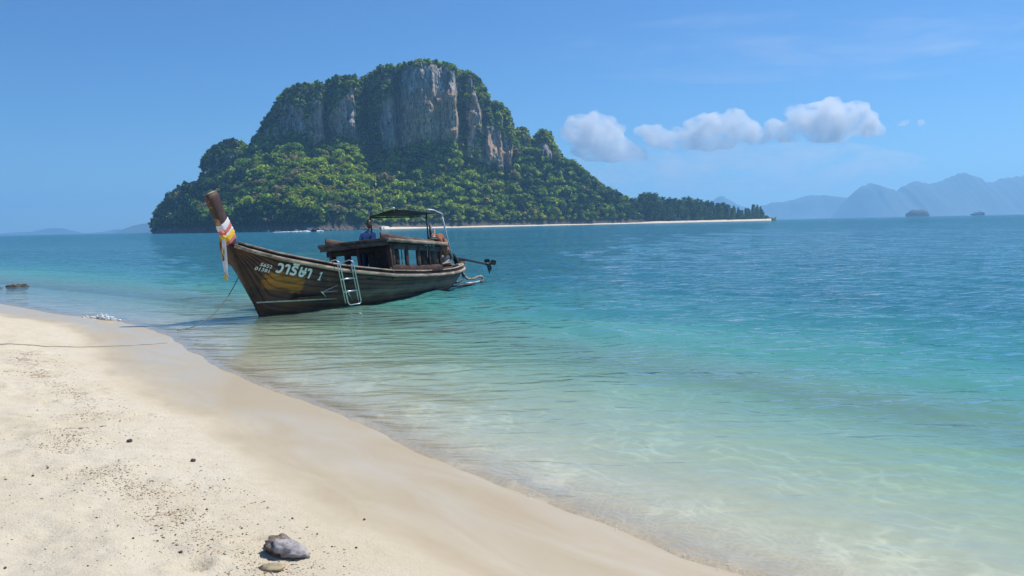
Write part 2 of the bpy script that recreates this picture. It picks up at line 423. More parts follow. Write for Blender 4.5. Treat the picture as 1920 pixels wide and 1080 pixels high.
ior = m.n('ShaderNodeMapRange', i_0=m.n('ShaderNodeNewGeometry').outputs['Backfacing'], i_3=1.235, i_4=1 / 1.235).outputs[0]
lw = m.n('ShaderNodeFresnel', i_IOR=ior); m.t.links.new(nb, lw.inputs['Normal'])
gl = m.n('ShaderNodeBsdfGlossy', i_Roughness=0.035); m.t.links.new(nb, gl.inputs['Normal'])
def caustic_net(scale, vec, w):
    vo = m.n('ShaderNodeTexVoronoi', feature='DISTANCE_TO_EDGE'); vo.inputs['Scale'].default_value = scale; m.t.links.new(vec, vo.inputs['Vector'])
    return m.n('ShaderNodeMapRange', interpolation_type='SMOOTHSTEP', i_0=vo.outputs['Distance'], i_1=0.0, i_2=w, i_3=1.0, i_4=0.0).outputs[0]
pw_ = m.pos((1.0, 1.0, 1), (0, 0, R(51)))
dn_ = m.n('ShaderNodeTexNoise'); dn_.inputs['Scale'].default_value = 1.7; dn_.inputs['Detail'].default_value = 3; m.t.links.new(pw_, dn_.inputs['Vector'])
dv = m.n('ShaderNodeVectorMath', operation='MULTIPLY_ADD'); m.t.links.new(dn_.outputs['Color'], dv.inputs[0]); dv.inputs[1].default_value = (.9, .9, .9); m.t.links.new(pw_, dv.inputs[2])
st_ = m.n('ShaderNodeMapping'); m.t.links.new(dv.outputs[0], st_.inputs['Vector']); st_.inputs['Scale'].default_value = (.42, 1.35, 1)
caustic_lines = m.math('MULTIPLY', caustic_net(2.1, st_.outputs[0], .085), m.n('ShaderNodeMapRange', interpolation_type='SMOOTHSTEP', i_0=m.noise(.8, P_ if False else pw_, 3), i_1=.42, i_2=.66).outputs[0])
caustic_grain = m.math('MULTIPLY', caustic_net(13.0, dv.outputs[0], .2), m.n('ShaderNodeMapRange', interpolation_type='SMOOTHSTEP', i_0=offs, i_1=0.2, i_2=1.5, i_3=.10, i_4=0.0).outputs[0])
lens = m.math('ADD', m.math('ADD', .85, caustic_grain), m.math('MULTIPLY', caustic_lines, .30), clamp=True)  # painted sun caustics: bright line net put into the water's transmission colour
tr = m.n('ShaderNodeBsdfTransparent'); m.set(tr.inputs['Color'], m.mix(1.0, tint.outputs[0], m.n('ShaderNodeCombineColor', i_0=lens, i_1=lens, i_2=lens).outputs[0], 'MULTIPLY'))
df = m.n('ShaderNodeBsdfDiffuse'); m.set(df.inputs['Color'], body)
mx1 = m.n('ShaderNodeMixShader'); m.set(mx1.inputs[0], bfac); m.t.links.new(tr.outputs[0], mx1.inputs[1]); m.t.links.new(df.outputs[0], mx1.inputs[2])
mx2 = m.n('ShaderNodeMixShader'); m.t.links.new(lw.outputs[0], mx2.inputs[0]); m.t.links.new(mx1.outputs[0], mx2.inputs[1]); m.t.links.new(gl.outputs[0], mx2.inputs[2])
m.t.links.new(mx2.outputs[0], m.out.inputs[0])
M['sea'] = m.m
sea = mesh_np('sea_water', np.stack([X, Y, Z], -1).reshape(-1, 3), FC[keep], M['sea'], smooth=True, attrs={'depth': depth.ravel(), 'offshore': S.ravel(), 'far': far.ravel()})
tag(sea, 'clear turquoise sea shading from pale shallows to deep blue', kind='structure')

# ------------------------------------------------------------------ longtail boat (local: X = near side, Y = aft, Z up)
BOAT_LOC, BOAT_AZ, HEEL = (-6.125, 20.682, 0.0), R(25.7), R(5.0)
boat = empty('longtail_boat', BOAT_LOC, (0, -HEEL, -BOAT_AZ))
tag(boat, 'weathered dark wooden longtail boat moored at the beach with Thai name on its bow', 'boat')
BM = Matrix.Translation(BOAT_LOC) @ Matrix.Rotation(-BOAT_AZ, 4, 'Z') @ Matrix.Rotation(-HEEL, 4, 'Y')
GT = [-.84, -.79, -.7, -.5, -.06, .51, 1.17, 1.91, 2.77, 4.25, 6.08, 7.57, 8.35, 9.0, 9.5, 9.85, 10.05]
GB = [.02, .16, .32, .51, .74, .90, 1.01, 1.09, 1.13, 1.15, 1.07, .95, .83, .68, .48, .25, .02]
GZ = [1.83, 1.74, 1.66, 1.56, 1.385, 1.24, 1.10, .95, .84, .665, .558, .527, .54, .58, .62, .66, .68]
def gb(t): return np.interp(t, GT, GB)
_tt = np.linspace(-0.84, 10.05, 400); _gz = np.interp(_tt, GT, GZ)
for _ in range(2): _gz[1:-1] = np.convolve(np.r_[_gz[0], _gz[0], _gz, _gz[-1], _gz[-1]], np.ones(5) / 5, 'valid')[1:-1]
_gb = np.interp(_tt, GT, GB); _gb[4:-4] = np.convolve(_gb, np.ones(9) / 9, 'valid')
def gz(t): return np.interp(t, _tt, _gz)
def gb(t): return np.interp(t, _tt, _gb)
def zk(t): return np.interp(t, [-.84, 0, .5, 1.5, 3, 6, 8, 9, 9.6, 10.05], [1.83, 0, -.14, -.28, -.35, -.35, -.25, -.05, .2, .55])
def pw(t): return np.interp(t, [-1, 0, 1, 2, 3.75, 6, 9, 10], [.95, .85, .7, .55, .43, .43, .55, .8])
def hb(t, z):
    q = np.clip((z - zk(t)) / (gz(t) - zk(t)), 0.0, 1.3); return gb(t) * q ** pw(t)
TS = np.concatenate([np.linspace(-.84, 1, 26), np.linspace(1.12, 8.6, 44), np.linspace(8.7, 10.05, 20)])
def hull_strip(q0, q1, side, out0, out1, nq=4):
    v = []
    for t in TS:
        for k in range(nq):
            q = q0 + (q1 - q0) * k / (nq - 1); o = out0 + (out1 - out0) * k / (nq - 1)
            z = zk(t) + (gz(t) - zk(t)) * q
            v.append((side * (gb(t) * q ** pw(t) + o), t, z))
    return np.array(v)
# hull timber: dark tarred planks, brown where the finish has worn, one ochre painted patch below the name
m = NT('hull_wood')
oc = m.coord('Object'); sx = m.n('ShaderNodeSeparateXYZ'); m.t.links.new(oc, sx.inputs[0])
g = m.noise(1.0, m.coord('Object', (9, 0.9, 14)), 6, 0.65)
blot = m.noise(1.4, m.coord('Object', (0.6, 0.9, 1.6)), 5, 0.62)
c1 = m.ramp(g, [(0.25, (0.026, 0.015, 0.012)), (0.6, (0.065, 0.036, 0.027)), (0.9, (0.14, 0.085, 0.062))])
c2 = m.ramp(blot, [(0.38, (0.034, 0.023, 0.021)), (0.52, (0.12, 0.052, 0.031)), (0.66, (0.19, 0.08, 0.038))])
col = m.mix(0.5, c1, c2)
scuff = m.noise(2.3, m.coord('Object', (2, 1, 1)), 6, 0.75)
col = m.mix(m.n('ShaderNodeMapRange', i_0=scuff, i_1=0.6, i_2=0.72, i_3=0.0, i_4=0.55).outputs[0], col, (0.20, 0.17, 0.155, 1))
# paler lower planks towards the stern
def rng_mask(v, a, b, s): 
    x1 = m.n('ShaderNodeMapRange', interpolation_type='SMOOTHSTEP', i_0=v, i_1=a - s, i_2=a + s).outputs[0]
    x2 = m.n('ShaderNodeMapRange', interpolation_type='SMOOTHSTEP', i_0=v, i_1=b - s, i_2=b + s, i_3=1.0, i_4=0.0).outputs[0]
    return m.math('MULTIPLY', x1, x2)
jz = m.math('ADD', sx.outputs[2], m.math('MULTIPLY', m.math('SUBTRACT', m.noise(2.0, oc, 4), 0.5), 0.28))
sm = m.math('MULTIPLY', rng_mask(sx.outputs[1], 2.6, 9.0, 0.9), rng_mask(jz, 0.14, 0.30, 0.08))
col = m.mix(m.math('MULTIPLY', sm, 0.55), col, (0.26, 0.19, 0.13, 1))
jy = m.math('ADD', sx.outputs[1], m.math('MULTIPLY', m.math('SUBTRACT', m.noise(5.0, m.coord('Object', (1, 0.5, 3)), 4), 0.5), 0.35))
zz = m.math('ADD', sx.outputs[2], m.math('MULTIPLY', sx.outputs[1], 0.235))
jz2 = m.math('ADD', zz, m.math('MULTIPLY', m.math('SUBTRACT', m.noise(4.0, m.coord('Object', (1, 1, 1)), 4), 0.5), 0.16))
om = m.math('MULTIPLY', rng_mask(jy, -0.18, 0.84, 0.05), rng_mask(jz2, 0.645, 1.035, 0.03))
om = m.math('MULTIPLY', om, m.math('GREATER_THAN', sx.outputs[0], 0.0))
om = m.math('MULTIPLY', om, m.n('ShaderNodeMapRange', i_0=g, i_1=0.25, i_2=0.42, i_3=0.45, i_4=1.0).outputs[0])
oc2 = m.ramp(m.noise(3.0, m.coord('Object', (1, 0.8, 5)), 5), [(0.3, (0.20, 0.070, 0.018)), (0.55, (0.42, 0.165, 0.022)), (0.8, (0.50, 0.24, 0.03))])
col = m.mix(om, col, oc2)
m.principled(col, 0.62, m.bump(g, 0.4, 0.012), spec=0.35)
M['hull_wood'] = m.m
# inner skin (seen through the gaps) and the planks lapped over it
hv = np.concatenate([hull_strip(0, 1, 1, -0.03, -0.03, 8), hull_strip(0, 1, -1, -0.03, -0.03, 8)])
n8 = len(TS) * 8; fa = grid_faces(len(TS), 8)
hull = mesh_np('hull', hv, np.concatenate([fa, fa[:, ::-1] + n8]), M['dark_wood'], boat, True)
QS = [0, .20, .36, .50, .62, .73, .83, .92, 1.0]
for side in (1, -1):
    for i in range(8):
        nq = 4
        a = hull_strip(QS[i] + .002, QS[i + 1] + .006, side, .008, .004, nq); b = hull_strip(QS[i] + .002, QS[i + 1] + .006, side, -.02, -.02, nq)
        nA = len(a); f = grid_faces(len(TS), nq); nt = len(TS)
        if side < 0: fo, fi = f[:, ::-1], f + nA
        else: fo, fi = f, f[:, ::-1] + nA
        ed = []
        for k in range(nt - 1):
            for j in (0, nq - 1): ed.append([k * nq + j, (k + 1) * nq + j, (k + 1) * nq + j + nA, k * nq + j + nA])
        for k in (0, nt - 1):
            for j in range(nq - 1): ed.append([k * nq + j, k * nq + j + 1, k * nq + j + 1 + nA, k * nq + j + nA])
        mesh_np('plank', np.concatenate([a, b]), np.concatenate([fo, fi, np.array(ed)]), M['hull_wood'], hull)
# stem, keel and the tall prow post
st = MB(); zs = np.linspace(-0.12, 1.70, 12)
st.strip([(0, -0.445 * max(z, 0) - (0.0 if z > 0 else z * 2.2) + 0.01, z) for z in zs], 0.075, 0.13, [(0, -1, .44)] * 12)
st.build('stem', M['hull_wood'], boat, bevel=0.01)
m = NT('prow_wood')
oc = m.coord('Object'); sx = m.n('ShaderNodeSeparateXYZ'); m.t.links.new(oc, sx.inputs[0])
g = m.noise(1.0, m.coord('Object', (16, 12, 1.5)), 6, 0.65)
dk = m.ramp(g, [(0.3, (0.024, 0.011, 0.009)), (0.7, (0.10, 0.042, 0.028))])
axis = m.math('ADD', sx.outputs[1], m.math('MULTIPLY', sx.outputs[2], 0.37))
wear = m.math('ADD', axis, m.math('MULTIPLY', m.math('SUBTRACT', m.noise(3.0, m.coord('Object', (1, 1, 1.6)), 5, 0.65), 0.5), 0.55))
wm = m.n('ShaderNodeMapRange', interpolation_type='SMOOTHSTEP', i_0=wear, i_1=-0.36, i_2=-0.27, i_3=1.0, i_4=0.0).outputs[0]
wc = m.ramp(m.noise(5.0, m.coord('Object', (1, 1, 0.6)), 5), [(0.3, (0.20, 0.075, 0.03)), (0.55, (0.42, 0.22, 0.09)), (0.75, (0.55, 0.38, 0.22))])
m.principled(m.mix(wm, dk, wc), 0.6, m.bump(g, 0.4, 0.01)); M['prow_wood'] = m.m
pp = MB(); zs = np.linspace(1.40, 2.97, 14)
ax_ = [np.array((0.0, np.interp(z, [1.4, 1.8, 2.1, 2.5, 2.97], [-.60, -.745, -.87, -1.03, -1.215]), z)) for z in zs]
jit = np.random.default_rng(2)
pp.strip(ax_, [.15 + .010 * jit.normal() for _ in zs], [np.interp(z, [1.4, 1.9, 2.4, 2.97], [.26, .29, .315, .335]) + .02 * jit.normal() for z in zs], [(0, 1, .4)] * len(zs))
prow = pp.build('prow_post', M['prow_wood'], boat, bevel=0.02)
MB().box((0, -1.217, 2.978), (.14, .30, .012), Matrix.Rotation(R(20), 3, 'X')).build('end_grain', M['pale_wood'], prow)
# rub rail, bulwark board and cap rail on both sides, wrapped round the stern
for side in (1, -1):
    ts = np.concatenate([np.linspace(-.80, 9, 60), np.linspace(9.05, 10.07, 18)])
    MB().strip([(side * (gb(t) + .03), t, gz(t) - .03) for t in ts], .075, .085).build('rub_rail', M['pale_wood'], boat, bevel=0.012)
    ts = np.concatenate([np.linspace(-.74, 9, 62), np.linspace(9.05, 9.95, 14)])
    MB().strip([(side * max(gb(t) - .035, 0.01), t, gz(t) + .035) for t in ts], .035, .13).build('bulwark_board', M['dark_wood'], boat)
    MB().strip([(side * max(gb(t) - .04, 0.01), t, gz(t) + .115) for t in ts], .10, .04).build('cap_rail', M['pale_wood'], boat, bevel=0.008)
# worn white line above the water at the bow
sv = []; lt = np.linspace(-.16, 2.1, 30)
for t in lt:
    z0 = np.interp(t, [-.2, .58, 1.9, 2.2], [.345, .292, .21, .19]); hw = .016 * np.interp(t, [-.2, 1.2, 2.1], [1, 1, .4])
    for dz in (-hw, hw): sv.append((hb(t, z0 + dz) + .022, t, z0 + dz))
mesh_np('waterline_stripe', sv, grid_faces(len(lt), 2), M['dull_white_paint'], boat)

# painted name and numbers, laid onto the planking
def lettering(name, txt, t0, z0, slope, height, shear, offset, spacing=1.0, xs=1.0, mat='white_paint'):
    cu = bpy.data.curves.new(name, 'FONT'); cu.body = txt; cu.size = 1.0; cu.offset = offset; cu.shear = shear; cu.space_character = spacing
    cu.resolution_u = 3
    tmp = bpy.data.objects.new('tmp_text', cu); COL.objects.link(tmp)
    dg = bpy.context.evaluated_depsgraph_get(); me = bpy.data.meshes.new_from_object(tmp.evaluated_get(dg))
    bpy.data.objects.remove(tmp); bpy.data.curves.remove(cu)
    bm = bmesh.new(); bm.from_mesh(me)
    bmesh.ops.triangulate(bm, faces=bm.faces[:])
    bmesh.ops.subdivide_edges(bm, edges=[e for e in bm.edges if e.calc_length() > 0.25], cuts=1)
    xs_ = [v.co.x for v in bm.verts]; x0 = min(xs_)
    for v in bm.verts:
        t = t0 + (v.co.x - x0) * height * xs; z = z0 + slope * (t - t0) + v.co.y * height
        v.co = (float(hb(t, z)) + .026, t, z)
    bm.normal_update(); bm.to_mesh(me); bm.free()
    o = bpy.data.objects.new(name, me); COL.objects.link(o); o.parent = boat; me.materials.append(M[mat]); return o
lettering('painted_name', 'วาริษา', -0.03, 1.035, -0.235, 0.37, 0.14, 0.036, 1.12, 0.98)
nv = np.array([(0, 0), (.075, 0), (.075, .025), (.055, .03), (.075, .2), (.045, .2), (.0, .165), (.008, .145), (.04, .16), (.022, .03), (.0, .025)])
nt_ = 1.205 + nv[:, 0] * 1.25; nz_ = .735 + nv[:, 1] - .235 * nv[:, 0]
mesh_np('painted_numeral', np.stack([hb(nt_, nz_) + .028, nt_, nz_], 1), [(0, 1, 2, 3, 9, 10), (3, 4, 5, 8, 9), (5, 6, 7, 8)], M['white_paint'], boat)
lettering('painted_number', '5652', -0.335, 1.215, -0.43, 0.105, 0.1, 0.02, 1.1, 1.0)
lettering('painted_number', '01381', -0.39, 1.135, -0.43, 0.105, 0.1, 0.02, 1.1, 0.95)

# floor, thwarts and stern deck
fl = MB()
for i, x in enumerate(np.linspace(-.62, .62, 6)): MB().bar((x, .6, .34), (x, 7.4, .30), .235, .03).build('floorboard', M['deck_wood'], boat)
for i, t in enumerate(np.linspace(7.45, 9.45, 8)):
    b = float(gb(t)) - .06; MB().box((0, t, .56 + .02 * i / 8), (2 * b, .26, .035)).build('stern_deck_board', M['deck_wood'], boat)
for i, t in enumerate(np.linspace(.15, 1.2, 5)):
    b = float(gb(t)) - .07; MB().box((0, t, float(gz(t)) - .10), (2 * b, .23, .03), Matrix.Rotation(R(-11), 3, 'X')).build('foredeck_board', M['deck_wood'], boat)
for t in (2.2, 3.2):
    b = float(gb(t)) - .05; MB().box((0, t, .62), (2 * b, .22, .04)).build('thwart', M['deck_wood'], boat, bevel=.006)

# cabin: posts, sill, head boards, panels, roof
cw = M['cabin_wood']
T0, T1 = 4.2, 7.12
def roofz(t): return np.interp(t, [4.0, 7.25], [1.70, 1.48])
def sill(t): return float(gz(t)) + .13
for side in (1, -1):
    X0 = side * 1.03
    sg = MB(); sg.strip([(X0, t, sill(t) + .06) for t in np.linspace(T0, T1, 14)], .035, .20); sg.build('side_panel', cw, boat, bevel=.006)
    for (a, b) in ((4.36, 4.50), (5.06, 5.22), (5.68, 5.86), (6.36, 6.44), (6.98, 7.12)):
        t = (a + b) / 2; mm = MB(); mm.bar((X0, t, sill(t) + .15), (X0, t + .02, roofz(t) - .16), .055, b - a, (0, 1, 0)); mm.build('cabin_post', cw, boat, bevel=.006)
    MB().bar((X0, T0, roofz(T0) - .20), (X0, T1, roofz(T1) - .20), .05, .15).build('head_beam', M['fascia_wood'], boat, bevel=.006)
    t = 6.70; MB().bar((side * 1.02, t, sill(t) + .15), (side * 1.02, t, roofz(t) - .16), .02, .50, (0, 1, 0)).build('side_panel', cw, boat)
for x, wd in ((-.90, .13), (-.37, .12), (.07, .12), (1.09, .15)):
    MB().bar((x, T0, .55), (x - .05 if x < 1 else x - .03, T0, 1.50), wd, .07, (0, 1, 0)).build('cabin_post', cw, boat, bevel=.008)
MB().box((0, T0, 1.425), (2.2, .06, .17)).build('head_beam', M['dark_wood'], boat, bevel=.006)
for x in np.linspace(.46, .96, 3): MB().box((x, T0 + .01, .95), (.245, .03, .82)).build('front_panel', M['dark_wood'], boat, bevel=.004)
# dark sheets standing in for interior shade behind two near side windows
MB().bar((.99, 4.66, .8), (.99, 4.66, 1.45), .02, .30, (0, 1, 0)).build('inner_panel', M['dark_wood'], boat)
MB().bar((.99, 6.12, .75), (.99, 6.12, 1.40), .02, .46, (0, 1, 0)).build('inner_panel', M['dark_wood'], boat)
MB().bar((1.0, 4.93, .8), (1.0, 4.95, 1.45), .02, .04, (0, 1, 0)).build('inner_panel', M['pale_wood'], boat)
roof = empty('roof', (0, 0, 0), parent=boat)
rx = np.linspace(-1.08, 1.08, 10)
for i, x in enumerate(rx):
    cam_ = .035 * (1 - (x / 1.1) ** 2)
    segs = [(4.02, 7.24)] if not (-.72 < x < .02) else [(4.02, 4.62), (5.62, 7.24)]
    for (a, b) in segs:
        MB().bar((x, a, roofz(a) - .035 + cam_), (x, b, roofz(b) - .035 + cam_), .225, .03).build('roof_board', M['roof_wood'], roof, bevel=.004)
for x in (-.76, .06):
    MB().bar((x, 4.6, roofz(4.6) + .02), (x, 5.64, roofz(5.64) + .02), .04, .05).build('hatch_coaming', M['roof_wood'], roof)
for side in (1, -1):
    MB().bar((side * 1.20, 4.0, roofz(4.0) - .045), (side * 1.20, 7.27, roofz(7.27) - .045), .07, .10).build('eave_board', M['pale_wood'] if side > 0 else M['roof_wood'], roof, bevel=.012)
MB().bar((-1.22, 3.99, roofz(4) - .02), (1.17, 3.99, roofz(4) - .015), .07, .075).build('front_board', M['roof_wood'], roof, bevel=.01)
MB().bar((-1.18, 4.02, roofz(4) - .125), (1.17, 4.02, roofz(4) - .125), .05, .13).build('front_fascia', M['fascia_wood'], roof, bevel=.008)
for x in (-1.0, .93):
    MB().strip([(x, t, roofz(t) + .02 + h / 2) for t, h in ((4.06, .17), (4.5, .15), (5.3, .10), (6.2, .08), (7.15, .07))], .045, [.17, .15, .10, .08, .07]).build('roof_rail', M['roof_wood'], roof, bevel=.006)
# sun awning over the stern half of the roof
aw = empty('awning', (0, 0, 0), parent=boat)
A = np.array([(.70, 5.2, 2.52), (.70, 7.95, 2.44), (-.35, 8.36, 2.46), (-.35, 5.45, 2.43)])
vs = []
for i in range(13):
    for j in range(9):
        u, v = i / 12, j / 8
        pnt = (A[0] * (1 - u) + A[1] * u) * (1 - v) + (A[3] * (1 - u) + A[2] * u) * v
        sag = .05 * math.sin(math.pi * v) * abs(math.sin(math.pi * u * 2.0)) ** .7 + .03 * math.sin(math.pi * u * 4) * (1 - v)
        vs.append(pnt + np.array((0, 0, .045 - sag)))
vs = np.array(vs); ff = grid_faces(13, 9)
mesh_np('awning_cloth', np.concatenate([vs, vs - (0, 0, .012)]), np.concatenate([ff, ff[:, ::-1] + len(vs)]), M['canvas'], aw, True)
MB().tube([A[0] + (0, .1, .03), A[0] + (0, .5, .04), A[1]], .022).build('awning_pole', M['dark_metal'], aw)
MB().tube([(.72, 7.0, 2.57), (.70, 7.5, 2.555), A[1] + (0, .05, 0), A[1] + (0, .1, -.09)], .026).build('awning_pole', M['grey_pipe'], aw)
MB().tube([A[3], A[2]], .02).build('awning_pole', M['dark_metal'], aw)
MB().tube([A[0] + (0, .05, 0), A[3]], .02).build('awning_pole', M['dark_metal'], aw)
MB().tube([A[1], A[2]], .02).build('awning_pole', M['grey_pipe'], aw)
MB().tube([(.60, 7.15, roofz(7.1) - .1), (.60, 7.2, 2.5)], .024).build('awning_post', M['dark_metal'], aw)
MB().tube([(-.33, 5.47, 1.55), (-.33, 5.47, 2.47)], .024).build('awning_post', M['dark_metal'], aw)
MB().tube([(.52, 8.72, .95), (.50, 8.50, 1.75), (.5, 8.32, 2.44)], .03).build('awning_post', M['grey_pipe'], aw)
MB().blob((.70, 5.22, 2.6), (.04, .04, .035), 2).build('awning_knob', M['white_cloth'], aw, True)

# stern: rudder board, curved iron skid and step, frame
MB().bar((.30, 8.7, .04), (.06, 10.95, .03), .10, .06).build('stern_step', M['fascia_wood'], boat, bevel=.01)
MB().bar((-.02, 9.6, .03), (-.02, 10.9, .03), .20, .03).build('stern_step', M['fascia_wood'], boat, bevel=.01)
MB().tube([(.0, 10.12, .62), (0, 10.2, .45), (0, 10.25, .30), (0, 10.1, .20), (0, 9.85, .14), (0, 9.6, .14)], .04).build('rudder_iron', M['dark_metal'], boat, True)
MB().tube([(.02, 10.22, .42), (.02, 10.35, .28), (.02, 10.55, .20), (.02, 10.95, .19), (.02, 11.3, .24), (.02, 11.55, .24), (.02, 11.67, .16), (.02, 11.6, .06), (.02, 11.4, .07)], .045).build('skid_iron', M['pale_wood'], boat, True)
MB().tube([(.02, 11.4, .07), (.04, 10.9, .05), (.04, 10.3, .07)], .025).build('skid_iron', M['grey_pipe'], boat, True)
MB().tube([(.78, 7.45, .60), (.76, 7.47, 1.07), (.30, 8.7, 1.10), (.28, 8.72, .62)], .022).build('stern_frame', M['pale_wood'], boat)
MB().bar((.80, 7.5, .66), (.55, 8.55, .66), .10, .12).build('stern_board', M['cabin_wood'], boat, bevel=.01)
MB().bar((.74, 7.5, .83), (.50, 8.6, .86), .05, .04).build('stern_board', M['pale_wood'], boat, bevel=.006)
MB().bar((.66, 7.55, .74), (.50, 8.5, .93), .05, .04).build('stern_board', M['pale_wood'], boat, bevel=.006)
MB().tube([(.03, 8.30, 1.45), (.03, 8.28, 1.75), (.02, 8.34, 2.13)], [.04, .045, .05]).build('exhaust_pipe', M['dark_metal'], boat)
MB().bar((.12, 8.3, 1.45), (.14, 8.36, 1.98), .03, .06).build('exhaust_guard', M['pale_wood'], boat)
# thin steel rods bracketed to the planking beside the ladder
MB().tube([(.96, 1.85, .55), (.86, 1.32, .42), (.90, 1.9, .40)], .012, 6).build('bracket_rod', M['steel'], boat)
MB().tube([(.86, 1.30, .44), (.78, 1.55, .30)], .018, 6).build('bracket_rod', M['steel'], boat)
MB().tube([(.98, 2.22, .36), (.80, 2.62, .12)], .012, 6).build('bracket_rod', M['steel'], boat)
MB().blob((1.10, 4.2, .85), (.045, .045, .07), 2, .1).build('brass_lamp', M['brass'], boat, True)

def bworld(p): return BM @ Vector(p)
def btop(name, mb_list, label, cat, group=None):
    """a thing that rests on the boat: its own Empty carrying the boat's tilt"""
    r = empty(name, BOAT_LOC, (0, -HEEL, -BOAT_AZ)); tag(r, label, cat, group)
    for nm, b, mt, sm in mb_list: b.build(nm, mt, r, sm)
    return r
# boarding ladder hooked over the side
L = []
def lp(u, v, o=0.0): # u across 0..1 , v down 0..1
    top = np.array((1.22, 1.69 + .57 * u, 1.02)); bot = np.array((1.02, 2.12 + .57 * u, .02)); return top + (bot - top) * v + np.array((o, 0, 0))
hook = lambda u, o: [(.93, 1.62 + .57 * u, 1.10 - .08 * u), (1.02, 1.63 + .57 * u, 1.19 - .04 * u), (1.14, 1.65 + .57 * u, 1.20 - .03 * u), tuple(lp(u, .0, .0) + (0, 0, .10)), tuple(lp(u, .06, o))]
fr = MB(); fr.tube(hook(0, .02) + [tuple(lp(0, v, .02)) for v in np.linspace(.15, .93, 6)] + [tuple(lp(.05, .99, .02)), tuple(lp(.15, 1.02, .02)), tuple(lp(.5, 1.02, .02)), tuple(lp(.85, 1.02, .02)), tuple(lp(.95, .99, .02))] + [tuple(lp(1, v, .02)) for v in np.linspace(.93, .15, 6)] + hook(1, .02)[::-1], .0165)
L.append(('ladder_frame', fr, M['steel'], True))
for u, o in ((-.09, -.02), (.91, -.02)):
    b_ = MB(); b_.tube([tuple(lp(u, v, o)) for v in np.linspace(-.04, .96, 6)], .014); L.append(('side_rail', b_, M['steel'], True))
for v in (.33, .66):
    b_ = MB(); b_.tube([tuple(lp(-.08, v)), tuple(lp(1.02, v))], .022); L.append(('rung', b_, M['steel'], True))
btop('boarding_ladder', L, 'bright steel boarding ladder with two rungs hooked over the hull of the longtail boat', 'ladder')

# engine on the stern with its long propeller shaft
eng = empty('longtail_engine', BOAT_LOC, (0, -HEEL, -BOAT_AZ)); tag(eng, 'dark outboard engine on the stern of the boat with long shaft and propeller', 'engine')
b_ = MB(); b_.box((.10, 8.55, .90), (.44, .75, .34)); b_.box((.10, 8.45, 1.10), (.34, .5, .12)); eb = b_.build('engine_block', M['dark_metal'], eng, bevel=.03)
MB().tube([(.10, 8.1, .95), (.10, 8.02, .95)], .17, 16).build('flywheel', M['rust_metal'], eng)
MB().tube([(.18, 8.8, 1.12), (.16, 9.1, 1.18), (.10, 9.5, 1.10), (.06, 9.75, .88), (.03, 9.95, .62)], [.05, .07, .085, .085, .07], 10).build('engine_cowl', M['dark_metal'], eng, True)
MB().tube([(.06, 9.1, 1.02), (.02, 10.05, .97), (0, 11.2, .80), (0, 12.2, .65)], [.06, .05, .042, .045], 10).build('shaft', M['dark_metal'], eng, True)
MB().bar((0, 9.95, .86), (0, 10.45, .80), .05, .12).build('shaft_bracket', M['rust_metal'], eng)
MB().tube([(0, 12.05, .67), (0, 12.32, .64)], [.05, .07], 10).build('shaft_housing', M['dark_metal'], eng, True)
pr = MB().tube([(0, 12.3, .65), (0, 12.42, .64)], .055, 10).build('propeller', M['rust_metal'], eng)
for k, (a, mt) in enumerate(((70, 'rust_metal'), (190, 'dark_metal'), (310, 'dark_metal'))):
    ca, sa = math.cos(R(a)), math.sin(R(a)); bl = MB(); v = []
    for i in range(7):
        for j in range(5):
            rr = .05 + .24 * i / 6; wv = .11 * math.sin(math.pi * min(1, (i + .8) / 6.6)) * (j / 4 - .5) * 2
            px_, pz_ = wv, rr; tw = .5 * wv
            v.append((px_ * ca + pz_ * sa * 1.0, 12.38 + tw, .645 - px_ * sa + pz_ * ca))
    v = np.array(v); ff = grid_faces(7, 5)
    mesh_np('blade', np.concatenate([v, v + (0, .014, 0)]), np.concatenate([ff[:, ::-1], ff + len(v)]), M[mt], pr, True)
MB().bar((0, 12.15, .60), (0, 12.28, .30), .02, .05).build('skeg', M['dark_metal'], eng)
MB().tube([(.12, 8.2, 1.1), (.2, 7.75, 1.22), (.24, 7.4, 1.25)], .018).build('tiller', M['dark_metal'], eng)

# orange-brown bundle of cloths slung over the end of the cabin roof
bd = MB(); rr_ = np.random.default_rng(8)
for k in range(10):
    u = k / 9
    bd.blob((1.02 - .30 * rr_.random() - .2 * u, 7.30 + .5 * u + .06 * rr_.normal(), 1.66 - .46 * u ** 1.3 + .05 * rr_.normal()), (.13, .16, .17), 3, .35, 2.2, k)
bl1 = MB(); bl1.blob((.80, 7.25, 1.68), (.12, .20, .06), 3, .3, 2, 31)
bl2 = MB(); bl2.blob((.85, 7.05, 1.62), (.14, .16, .06), 3, .3, 2, 35)
btop('cloth_bundle', [('folded_cloth', bd, M['orange_cloth'], True), ('white_cloth', bl1, M['white_cloth'], True), ('dark_cloth', bl2, M['canvas'], True)], 'orange brown bundle of cloths slung over the back of the cabin roof', 'cloth bundle')
# coil of rope lying on the stern rail
rc = MB(); pts = []
for i in range(150):
    a = i * .35; rr = .13 + .03 * math.sin(i * .9); pts.append((.45 + rr * math.cos(a), 9.05 + rr * 1.3 * math.sin(a), .66 + .0007 * i + .01 * math.sin(i * 1.7)))
rc.tube(pts, .018, 6); btop('rope_coil', [('coiled_rope', rc, M['rope'], True)], 'loose tan coil of rope lying on the stern deck behind the cabin', 'rope')

